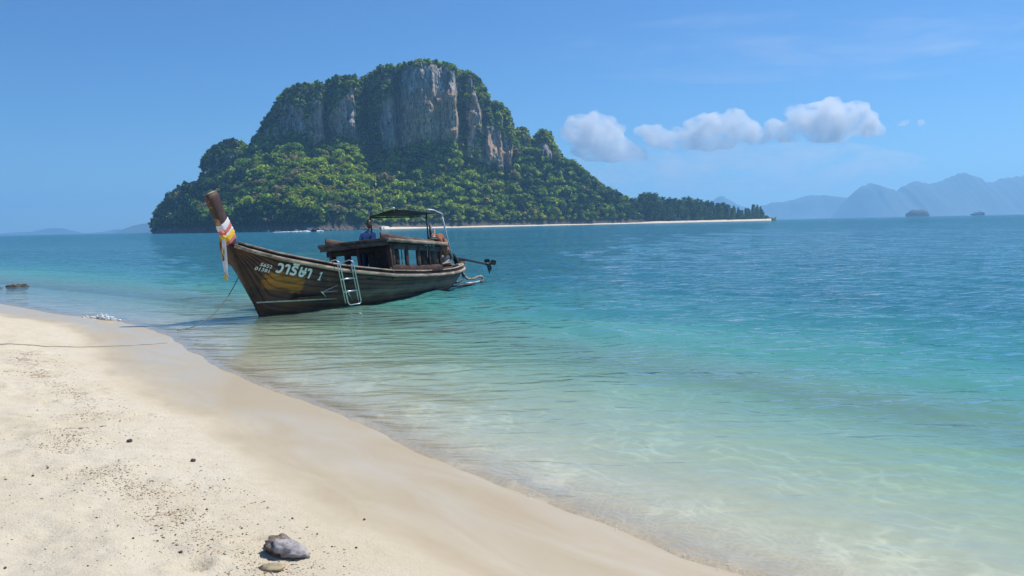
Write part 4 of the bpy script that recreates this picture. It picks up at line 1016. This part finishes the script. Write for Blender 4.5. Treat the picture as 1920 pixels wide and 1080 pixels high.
for k, (px, row) in enumerate(spots):
    Yd = I_S(px) + 26 + row * 13 + g_.uniform(-4, 4); tp = np.interp(px, CT[:, 0], CT[:, 1]); hm = hgt_m(px, tp, Yd) * (g_.uniform(.72, .98) if row else g_.uniform(.5, .85))
    if k % 9 == 0: hm *= 1.08
    src = cas[k] if k < 6 else cas[g_.integers(6)]
    o = src if k < 6 else copy_tree(src)
    b = at(px, 410, Yd); o.location = (b[0], Yd, 1.5); s_ = hm - 1.0; wq = g_.uniform(1.15, 1.7) * (1.2 if s_ < 20 else 1) * (1 if px < 1375 else .7); o.scale = (s_ * wq, s_ * wq, s_); o.rotation_euler = (R(g_.normal() * 2), R(g_.normal() * 2), g_.uniform(0, 6.28))
    t = np.array((.060, .115, .060)) * g_.uniform(.7, 1.4) + (np.array((.02, .03, 0)) if g_.random() < .2 else 0)
    for ch in o.children: ch.color = (*t, 1)
    reg = next(n_ for lim, n_ in ((1060, 'under the right shoulder of the hill'), (1110, 'at the foot of the hill slope'), (1160, 'where the hill meets the tree row'), (1200, 'in the first tall clump right of the hill'), (1250, 'in the tallest clump of the row'), (1300, 'in the middle of the row'), (1345, 'in the row under the middle cloud'), (1380, 'left of the faint blue peak'), (9999, 'on the sandy point')) if px < lim)
    hs = 'tall' if hm > 27 else ('short' if hm < 17 else 'medium')
    tag(o, '%s feathery casuarina in the %s %s' % (hs, ('front rank', 'second rank', 'third rank', 'rear rank')[row], reg), 'tree', 'casuarinas %s' % reg)
# low bright scrub in front of the point
for k in range(16):
    px = 1325 + k * 7.2 + g_.normal() * 2; Yd = I_S(px) + 30 + g_.uniform(-3, 3)
    o = bpy.data.objects.new('beach_shrub', cm[k % 6]); COL.objects.link(o); b = at(px, 410, Yd); s_ = g_.uniform(4, 6.5); o.location = (b[0], Yd, 3.2 + s_ * .3); o.scale = (s_ * 1.3, s_, s_ * g_.uniform(.55, .9) ); o.rotation_euler = (0, 0, g_.uniform(0, 6))
    o.color = (*(np.array((.075, .125, .030)) * g_.uniform(.7, 1.2)), 1)
    tag(o, 'low bright green shrub at the back of the sandy point', 'shrub', 'shrubs on the sandy point')
# boulders along the foot of the island
M['boulder'] = simple('boulder', (.17, .155, .14), .95, .45, .5)
g_ = np.random.default_rng(15)
bme = [MB().blob((0, 0, 0), (1, .9, .7), 2, .35, 1.6, k).build('shore_boulder', M['boulder']) for k in range(4)]
bmd = [o.data for o in bme]
for o in bme: bpy.data.objects.remove(o)
for k in range(34):
    px = g_.uniform(440, 735) if k < 28 else g_.uniform(300, 440); Yd = I_S(px) + g_.uniform(-6, 4); s_ = g_.uniform(1.0, 2.6)
    o = bpy.data.objects.new('shore_boulder', bmd[k % 4]); COL.objects.link(o); o.location = (at(px, 420, Yd)[0], Yd, s_ * .3); o.scale = (s_ * 1.2, s_, s_); o.rotation_euler = (0, 0, g_.uniform(0, 6))
    tag(o, 'pale grey boulder at the waterline under the island forest', 'boulder', 'boulders along the foot of the island')

# ---- mountains on the horizon
M['mountain'] = simple('mountain', (.045, .06, .04), .95, .35, .004)
def ridge(name, pts, Yd, dep, label, jag=.02, n=220):
    pts = np.array(pts, float); px = np.linspace(pts[0, 0], pts[-1, 0], n); py = np.interp(px, pts[:, 0], pts[:, 1])
    py = np.convolve(np.r_[py[0], py, py[-1]], np.ones(3) / 3, 'valid')
    base = np.interp(px, [0, 300, 1440, 1640, 1920, 2300], [441.5, 435.5, 411, 407.5, 402, 394]); v = []
    for a, b, c in zip(px, py, base):
        h = max(0, (c - b) / F_PX * Yd); h *= 1 + jag * 3.2 * fbm(np.array([a * .16]), np.array([0.]), oct=4, seed=4)[0]
        for k, (dy, q) in enumerate(((-1, -.02), (-.75, .18), (-.5, .5), (-.32, .72), (-.2, .9), (0, 1), (.3, .8), (.7, .4), (1, -.02))):
            yy = Yd + dy * dep * (.4 + .6 * min(1, h / 330)) ; x = at(a, 420, Yd)[0] * (1 + .0 * dy)
            nn = vnoise(np.array([x * .004]), np.array([k * .6]), seed=8)[0]
            v.append((x, yy + nn * dep * .12, h * q - (2 if q < 0 else 0)))
    return tag(mesh_np(name, v, grid_faces(n, 9)[:, ::-1], M['mountain'], smooth=True), label, kind='structure')
ridge('mountain', [(1585, 407), (1592, 385), (1598, 366), (1612, 352), (1630, 345), (1650, 349), (1668, 357), (1680, 361), (1690, 350), (1705, 343), (1722, 340), (1738, 346), (1750, 346), (1765, 340), (1785, 331), (1805, 325), (1825, 332), (1838, 343), (1850, 346), (1868, 341), (1890, 333), (1920, 331), (1960, 322), (2010, 335), (2060, 345), (2150, 330), (2220, 372), (2260, 394)], 8200, 700, 'long blue mountain island with rounded cliffs on the right horizon')
ridge('mountain', [(1395, 411), (1425, 386), (1450, 379), (1480, 377), (1510, 369), (1530, 365), (1555, 366), (1580, 371), (1605, 373), (1640, 380), (1680, 405)], 9000, 400, 'lower pale blue ridge left of the long mountain island')
ridge('mountain', [(1320, 411), (1337, 374), (1350, 367), (1360, 369), (1375, 378), (1400, 390), (1430, 411)], 9600, 400, 'faint blue peak showing above the trees of the sandy point')
ridge('mountain', [(-60, 444), (0, 438), (30, 436), (62, 435), (75, 431), (95, 428), (115, 428), (135, 432), (150, 437), (175, 437), (200, 434), (215, 430), (240, 430), (260, 436)], 9400, 400, 'faint low blue hills on the left horizon', n=140)
ridge('mountain', [(222, 439), (236, 429), (252, 423), (275, 419), (300, 414), (330, 418), (360, 438)], 7000, 400, 'blue headland on the horizon behind the left end of the island', n=80)
islet = MB(); 
c0 = at(1721, 404, 3300); v, f = ICO[4]; q = 1 + .16 * fbm(v[:, 0] * 2.5, v[:, 1] * 2.5, v[:, 2] * 2.5, 4, 6)
vv = np.stack([np.sign(v[:, 0]) * np.abs(v[:, 0]) ** .8 * 44, v[:, 1] * 30, np.maximum(v[:, 2], -.1) * 27], 1) * q[:, None]; islet.add(vv + np.array((c0[0], 3300, 0)), f)
tag(islet.build('islet', M['mountain'], None, True), 'small dome shaped dark islet on the horizon at the right', 'islet')

# ferry on the horizon
fer = empty('ferry', (at(1834, 404, 3100)[0], 3100, 0)); tag(fer, 'tiny dark ferry with white upper deck on the horizon at the right', 'ferry')
MB().add([(-24, -5, 0), (20, -5, 0), (20, 5, 0), (-24, 5, 0), (-27, -5, 6), (23, -5, 8), (23, 5, 8), (-27, 5, 6)], [(3, 2, 1, 0), (4, 5, 6, 7), (0, 1, 5, 4), (1, 2, 6, 5), (2, 3, 7, 6), (3, 0, 4, 7)]).build('hull', M['dark_metal'], fer)
MB().box((2, 0, 9.3), (34, 8, 3)).build('lower_deck', M['dark_metal'], fer)
MB().box((10, 0, 12.6), (18, 7, 3.4)).box((15, 0, 15.2), (6, 6, 2)).build('upper_deck', M['far_white'], fer)
# small longtail passing the island with its wake
fx, fy = at(586, 432, 600)[0], 600.0
sb = empty('passing_boat', (fx, fy, 0)); tag(sb, 'small dark longtail boat with blue canopy speeding past the island', 'boat')
hv = []
for t in np.linspace(-5.6, 4.6, 18):
    b = 1.0 * (1 - max(0, (t - 1) / 3.7) ** 2) ** .5 * (1 if t > -4 else .75); zt = 1.0 + .12 * max(0, t) ** 1.6 * .5
    hv += [(t, -b, zt), (t, -b * .7, .1), (t, 0, -.3), (t, b * .7, .1), (t, b, zt)]
mesh_np('hull', hv, grid_faces(18, 5), M['dark_wood'], sb, True)
MB().box((-2.2, 0, 2.55), (3.6, 2.0, .5)).build('canopy', M['blue_tarp'], sb, bevel=.04)
for x in (-3.8, -.6):
    for y in (-.9, .9): MB().tube([(x, y, .8), (x, y, 2.5)], .05, 6).build('canopy_post', M['dark_metal'], sb)
MB().tube([(4.2, 0, 1.2), (5.0, 0, 2.0), (5.4, 0, 3.0)], .14, 6).build('prow_post', M['dark_wood'], sb)
MB().blob((5.0, 0, 2.2), (.3, .25, .35), 2).build('prow_sash', M['white_cloth'], sb, True)
MB().box((-2.6, 0, 1.2), (2.4, 1.5, .7)).build('cargo', M['orange_cloth'], sb, bevel=.1)
MB().box((.6, 0, 1.3), (1.6, 1.2, .9)).build('cabin', M['dark_wood'], sb, bevel=.1)
M['foam'] = simple('foam', (.86, .89, .90), .9, .05, 3)
g_ = np.random.default_rng(3); wk = MB()
for k in range(150):
    u = g_.random() ** 1.4; x = -3 - u * 24; wk.blob((fx + x, fy - 2.2 - u * 1.5 + g_.normal() * .5, .1), (2.2 * (1 - .4 * u) * g_.uniform(.5, 1.3), .45, (.75 - .5 * u) * g_.uniform(.4, 1.1)), 1, .3, 2, k)
for k in range(40):
    wk.blob((fx + 3.5 + g_.random() * 4.5, fy - 1.6 + g_.normal() * .5, .1), (.7 * g_.uniform(.5, 1.2), .45, .85 * g_.uniform(.3, 1.1)), 1, .3, 2, k)
tag(wk.build('boat_wake', M['foam'], None, True), 'white wake trailing behind the small passing boat', kind='stuff')

# ------------------------------------------------------------------ on the sand
def rock_mesh(name, rad, seed, mat, amp=.4, freq=1.5, sub=4, cuts=9):
    v, f = ICO[sub]; g = np.random.default_rng(seed); v = v.copy()
    for k in range(cuts):                                  # broken facets
        d = g.normal(size=3); d /= np.linalg.norm(d); h = g.uniform(.62, .88); e = np.maximum(0, v @ d - h); v -= e[:, None] * d * .92
    q = 1 + amp * .35 * fbm(v[:, 0] * freq, v[:, 1] * freq, v[:, 2] * freq, 4, seed) + .05 * amp * fbm(v[:, 0] * 9, v[:, 1] * 9, v[:, 2] * 9, 3, seed + 5)
    q = q + .06 * amp * (1 - 2 * np.abs(fbm(v[:, 0] * 3 + seed, v[:, 1] * 3, v[:, 2] * 5, 3, seed + 9)))
    return mesh_np(name, v * q[:, None] * np.array(rad), f, mat, None, sub > 3 and amp < .8)
m = NT('beach_rock'); P1 = m.coord('Object'); n1 = m.noise(9, P1, 6, .65); n2 = m.noise(38, m.coord('Object', (1, 1, 2.2)), 6, .7)
sz = m.n('ShaderNodeSeparateXYZ'); m.t.links.new(P1, sz.inputs[0])
side = m.math('ADD', m.math('MULTIPLY', sz.outputs[0], 1.6), m.math('ADD', m.math('MULTIPLY', sz.outputs[2], 2.6), m.math('MULTIPLY', m.math('SUBTRACT', n1, .5), .22)))
pale = m.ramp(n2, [(.25, (.17, .155, .155)), (.5, (.37, .345, .345)), (.75, (.56, .525, .52))]); brown = m.ramp(n2, [(.3, (.06, .048, .04)), (.55, (.20, .15, .11)), (.75, (.38, .31, .22))])
c = m.mix(m.n('ShaderNodeMapRange', i_0=side, i_1=-.02, i_2=.14).outputs[0], brown, pale)
m.principled(c, .9, m.bump(n2, .7, .012), spec=.2); M['beach_rock'] = m.m
m = NT('dark_stone'); n2 = m.noise(30, m.coord('Object'), 5, .65); m.principled(m.ramp(n2, [(.3, (.06, .05, .045)), (.7, (.19, .155, .13))]), .9, m.bump(n2, .5, .004)); M['dark_stone'] = m.m
def on_sand(px, py):
    z = .3
    for _ in range(6):
        d = _f + _r * ((px - 960) / F_PX) + _u * ((540 - py) / F_PX); k = (z - CAM_Z) / d.z; x, y = d.x * k, d.y * k; z = float(beach_z(np.array([x]), np.array([y]))[0])
    return x, y, z
rk = rock_mesh('beach_rock', (.150, .105, .074), 12, M['beach_rock'], 1.7, 2.6, 4, 26); _x, _y, _z = on_sand(537, 1037); rk.location = (_x, _y, _z + .020); rk.rotation_euler = (R(4), R(10), R(-22))
tag(rk, 'fist sized grey and brown rock lying on the dry sand near the bottom edge', 'rock')
def stone(name, px, py, r, seed, mat, label, cat, group=None, sq=.8):
    x, y, z = on_sand(px, py); o = rock_mesh(name, (r, r * .85, r * sq), seed, M[mat], .6, 1.7, 2, 7); o.location = (x, y, z + r * sq * .55); o.rotation_euler = (0, 0, seed); return tag(o, label, cat, group)
stone('stone', 243, 829, .027, 3, 'dark_stone', 'small dark stone alone on the damp pale sand, the farther of two', 'stone')
stone('stone', 363, 865, .025, 4, 'dark_stone', 'small dark stone on the sand above the shell line, the nearer of two', 'stone')
for k, (px, py) in enumerate([(46, 696), (70, 770), (62, 893), (158, 908), (10, 1066), (165, 1062), (163, 878), (90, 880), (205, 786), (225, 790), (296, 955), (420, 900), (470, 1020), (455, 1002), (388, 956), (315, 935), (250, 1010), (340, 1036), (595, 1002), (548, 973), (462, 1003), (668, 1028), (683, 975), (510, 1030)]):
    stone('pebble', px, py, (.0065 + .004 * ((k * 7) % 5) / 4), 20 + k, 'dark_stone', 'tiny dark pebble scattered on the dry beach sand', 'pebble', 'dark pebbles scattered on the dry sand')
M['crust'] = simple('crust', (.40, .32, .20), .95, .4, 22, 0, .6)
# worn half buried lump in front of the rock
x, y, z = on_sand(512, 1066); o = rock_mesh('sand_lump', (.09, .05, .03), 44, M['crust'], .9, 2, 3, 8); o.location = (x, y, z + .004); o.rotation_euler = (0, 0, R(-25)); tag(o, 'low crusted lump half buried in the sand in front of the grey rock', 'lump')
# brown rock standing in the shallows far left
g_ = np.random.default_rng(6); M['reef_rock'] = simple('reef_rock', (.09, .07, .05), .85, .5, 5, 0, .5)
x0, y0 = -20.1, 34.4
rb = MB()
for k in range(9): rb.blob((g_.normal() * .17 - .05, g_.normal() * .10, .0 + .11 * g_.random()), (.15 + .08 * g_.random(), .12, .10 + .06 * g_.random()), 3, .5, 2.2, k + 3)
o = rb.build('reef_rock', M['reef_rock'], None, True); o.location = (x0, y0, -.05); o.scale = (1.5, 1.0, .75); tag(o, 'brown rough rock breaking the shallow water at the far left', 'rock')
o = MB().blob((0, 0, 0), (.34, .2, .07), 3, .5, 2, 9).build('reef_rock', M['reef_rock'], None, True); o.location = (-20.6, 33.9, -.03); tag(o, 'low dark rock awash beside the taller brown rock at far left', 'rock')
# shell grit: thousands of crumbs along the tide line, one object
g_ = np.random.default_rng(77)
line = np.array([on_sand(*q)[:2] for q in [(40, 660), (70, 700), (150, 745), (165, 775), (120, 830), (115, 865), (190, 888), (255, 910), (300, 950), (345, 985), (400, 1010), (460, 1050), (560, 1100)]])
lsp = _spline(line, 30)
pts = []
seg_w = np.linalg.norm(np.diff(lsp, axis=0), axis=1); pr = seg_w / seg_w.sum()
ix = g_.choice(len(pr), 13000, p=pr); d_ = np.diff(lsp, axis=0)[ix]; nn = np.stack([-d_[:, 1], d_[:, 0]], 1); nn /= np.linalg.norm(nn, axis=1)[:, None]
clump = vnoise(lsp[ix][:, 0] * 4, lsp[ix][:, 1] * 2.2, seed=3)
a_ = lsp[ix] + nn * (g_.normal(size=13000) * np.where(g_.random(13000) < .6, .10, .30))[:, None] + g_.normal(size=(13000, 2)) * .03
a_ = a_[clump + g_.random(13000) > .25]
line2 = np.array([on_sand(*q)[:2] for q in [(300, 920), (420, 915), (520, 925), (600, 960), (690, 1010), (740, 1060)]]); l2 = _spline(line2, 20)
b_ = l2[g_.integers(0, len(l2), 500)] + g_.normal(size=(500, 2)) * .16
c_ = np.stack([g_.uniform(-7.5, .2, 6500), g_.uniform(3.3, 13, 6500)], 1)
P_ = np.concatenate([a_, b_, c_]); sP = offshore(P_[:, 0], P_[:, 1]); P_ = P_[(sP < -1.75) & ((sP > -4.5) | (g_.random(len(sP)) < .6))]
zP = beach_z(P_[:, 0], P_[:, 1]); N = len(P_)
s_ = np.exp(g_.normal(math.log(.0033), .42, N)).clip(.0012, .009)
oct_ = np.array([(1, 0, 0), (-1, 0, 0), (0, 1, 0), (0, -1, 0), (0, 0, .55), (0, 0, -.4)]); of = np.array([(0, 2, 4), (2, 1, 4), (1, 3, 4), (3, 0, 4), (2, 0, 5), (1, 2, 5), (3, 1, 5), (0, 3, 5)])
ang = g_.uniform(0, 6.28, N); vv = oct_[None] * (1 + .35 * g_.normal(size=(N, 6, 1))) * s_[:, None, None] * np.stack([g_.uniform(.7, 2.2, N), np.ones(N), np.ones(N)], 1)[:, None, :]
vx = vv[..., 0] * np.cos(ang)[:, None] - vv[..., 1] * np.sin(ang)[:, None]; vy = vv[..., 0] * np.sin(ang)[:, None] + vv[..., 1] * np.cos(ang)[:, None]
vv = np.stack([vx + P_[:, 0:1], vy + P_[:, 1:2], vv[..., 2] + zP[:, None] + s_[:, None] * .25], -1)
pal = np.array([(.40, .26, .15), (.50, .34, .20), (.20, .15, .11), (.30, .20, .13), (.72, .66, .55), (.36, .24, .15), (.09, .075, .06)])
ct = np.repeat(pal[g_.choice(7, N, p=[.22, .18, .14, .16, .12, .12, .06])], 6, 0)
m = NT('shell_grit'); m.principled(m.attr('tint', 'Color'), .85); M['shell_grit'] = m.m
tag(mesh_np('shell_grit', vv.reshape(-1, 3), (of[None] + np.arange(N)[:, None, None] * 6).reshape(-1, 3), M['shell_grit'], attrs={'tint': ct}), 'brown and white shell crumbs strewn along the tide line on the dry sand', kind='stuff')
# foam: one small breaking patch at the left, bubbles along the swash edge
fm = MB(); g_ = np.random.default_rng(9)
for k in range(170):
    u = g_.normal(); x = -10.0 + .26 * u; y = 20.75 - .21 * u + g_.normal() * .06
    s1 = g_.uniform(.008, .024); fm.blob((x, y, .012 + abs(g_.normal()) * .045 * math.exp(-u * u / 2)), (s1 * 2.0, s1 * 1.3, s1 * .8), 1, .3, 2, k)
tag(fm.build('breaking_foam', M['foam'], None, True), 'small white splash of foam where a wavelet breaks at the left shore', kind='stuff')
fb = MB()
sh2 = SP[(SP[:, 1] > 4.8) & (SP[:, 1] < 14)]
for k in range(170):
    i = g_.integers(0, len(sh2) - 1); u = g_.random(); q = sh2[i] * (1 - u) + sh2[i + 1] * u
    if vnoise(np.array([q[0] * 2.2]), np.array([q[1] * 2.2]), seed=6)[0] < .12: continue
    d_ = sh2[i + 1] - sh2[i]; d_ /= np.linalg.norm(d_); nn = np.array((d_[1], -d_[0])) * -1
    o_ = abs(g_.normal()) * .09; x, y = q + nn * (o_ * (1 if nn @ (1, .8) > 0 else -1) - .01)
    r_ = g_.uniform(.0015, .0045); fb.blob((x, y, .012), (r_ * 1.6, r_ * 1.2, r_ * .8), 1, .2, 2, k)
tag(fb.build('swash_bubbles', M['foam'], None, True), 'line of tiny foam bubbles along the water edge', kind='stuff')

# ------------------------------------------------------------------ clouds, far beyond the haze
CY = 17000.0
m = NT('cloud_vapour')
P1 = m.pos((1 / 290.0,) * 3); nz_ = m.noise(1.0, P1, 8, .62)
pv = m.n('ShaderNodeVolumePrincipled'); pv.inputs['Color'].default_value = (.97, .975, .985, 1); pv.inputs['Anisotropy'].default_value = .35
dn = m.n('ShaderNodeMapRange', i_0=nz_, i_1=.40, i_2=.64, i_3=0.0, i_4=1.0).outputs[0]
m.set(pv.inputs['Density'], m.math('MULTIPLY', dn, .0080))
m.t.links.new(pv.outputs[0], m.out.inputs['Volume']); M['cloud'] = m.m
m.m.cycles.volume_step_rate = 0.35
def cloud(blobs, base_py, label, seed):
    b = MB(); k = 0
    for (px, py, r) in blobs:
        c = at(px, py, CY); rr = r * 1.3 / F_PX * CY; g = np.random.default_rng(seed + k)
        b.blob((c[0], CY + g.normal() * rr * .5, c[2]), (rr, rr * 1.2, rr), 3, .45, 1.6, seed + k)
        for j in range(4):
            a = g.uniform(-.5, 3.6); q = rr * .85; r2 = rr * g.uniform(.3, .5)
            b.blob((c[0] + q * math.cos(a), CY + g.normal() * rr * .5, c[2] + q * math.sin(a)), (r2, r2, r2), 2, .4, 2, seed + k + j)
        k += 1
    o = b.build('cloud', M['cloud'], None, True)
    md = o.modifiers.new('merge', 'REMESH'); md.mode = 'VOXEL'; md.voxel_size = 46.0; md.use_smooth_shade = True
    zb = at(blobs[0][0], base_py, CY)[2]
    dg = bpy.context.evaluated_depsgraph_get(); me = bpy.data.meshes.new_from_object(o.evaluated_get(dg)); o.modifiers.clear(); old = o.data; o.data = me; me.name = 'cloud'
    co = np.empty(len(me.vertices) * 3, np.float32); me.vertices.foreach_get('co', co); co = co.reshape(-1, 3)
    co[:, 2] = np.where(co[:, 2] < zb, zb + (co[:, 2] - zb) * .3, co[:, 2]); me.vertices.foreach_set('co', co.ravel()); me.update()
    tag(o, label, kind='structure'); return o
cloud([(1078, 240, 18), (1102, 232, 16), (1122, 236, 18), (1142, 254, 22), (1095, 265, 24), (1125, 275, 28), (1155, 284, 24), (1185, 290, 16), (1205, 292, 12), (1060, 250, 9), (1228, 296, 8)], 300, 'ragged white cumulus cloud just right of the island', 100)
cloud([(1212, 250, 12), (1236, 256, 15), (1262, 262, 16), (1290, 262, 18), (1312, 240, 20), (1335, 236, 18), (1330, 262, 24), (1358, 258, 22), (1380, 238, 22), (1402, 246, 18), (1416, 260, 12), (1432, 256, 11), (1222, 262, 10), (1196, 246, 7)], 282, 'long white cumulus cloud in the middle of the sky above the point', 200)
cloud([(1452, 246, 16), (1478, 250, 18), (1500, 222, 19), (1525, 224, 22), (1552, 212, 20), (1570, 210, 20), (1592, 222, 22), (1540, 244, 26), (1575, 242, 26), (1612, 236, 18), (1634, 238, 14), (1650, 243, 9)], 266, 'large bright cumulus cloud on the right with grey blue base', 300)
cloud([(1692, 231, 6), (1704, 229, 5), (1728, 231, 6)], 240, 'two wisps of cloud high on the right', 480)

def veil(px0, px1, py0, py1, dens, scale, lo, hi, label, seed):
    m = NT('cloud_veil'); sc3 = (scale[0], .0004, scale[1])
    nz_ = m.noise(1.0, m.pos(sc3), 5, .6, .3)
    pv = m.n('ShaderNodeVolumePrincipled'); pv.inputs['Color'].default_value = (.97, .975, .985, 1); pv.inputs['Anisotropy'].default_value = .5
    m.set(pv.inputs['Density'], m.math('MULTIPLY', m.n('ShaderNodeMapRange', interpolation_type='SMOOTHSTEP', i_0=nz_, i_1=lo, i_2=hi).outputs[0], dens)); m.t.links.new(pv.outputs[0], m.out.inputs['Volume'])
    Yv = CY + 3500; a, b = at(px0, py1, Yv), at(px1, py0, Yv); v, f = ICO[4]
    q = np.stack([v[:, 0] * (b[0] - a[0]) / 2, v[:, 1] * 900, v[:, 2] * (b[2] - a[2]) / 2], 1) * (1 + .25 * fbm(v[:, 0] * 3, v[:, 1] * 3, v[:, 2] * 3, 3, seed))[:, None]
    tag(mesh_np('cloud_veil', q + (a + b) / 2, f, m.m, None, True), label, kind='structure')
veil(1010, 1760, 255, 372, .0009, (.0011, .0022), .34, .72, 'thin pale veil of cloud under the row of cumulus', 3)
veil(1000, 2050, 10, 165, .00022, (.00035, .0022), .42, .74, 'faint streaks of high cloud at the upper right', 9)

# ------------------------------------------------------------------ haze
m = NT('haze_air'); pv = m.n('ShaderNodeVolumePrincipled'); pv.inputs['Color'].default_value = (.36, .68, 1.0, 1); pv.inputs['Density'].default_value = 1.4e-4; pv.inputs['Anisotropy'].default_value = 0.3
m.t.links.new(pv.outputs[0], m.out.inputs['Volume']); M['haze'] = m.m
hz = MB().box((0, 5000, 214), (30000, 11400, 442)).build('haze', M['haze']); tag(hz, 'thin blue air between the beach and the far mountains', kind='stuff')
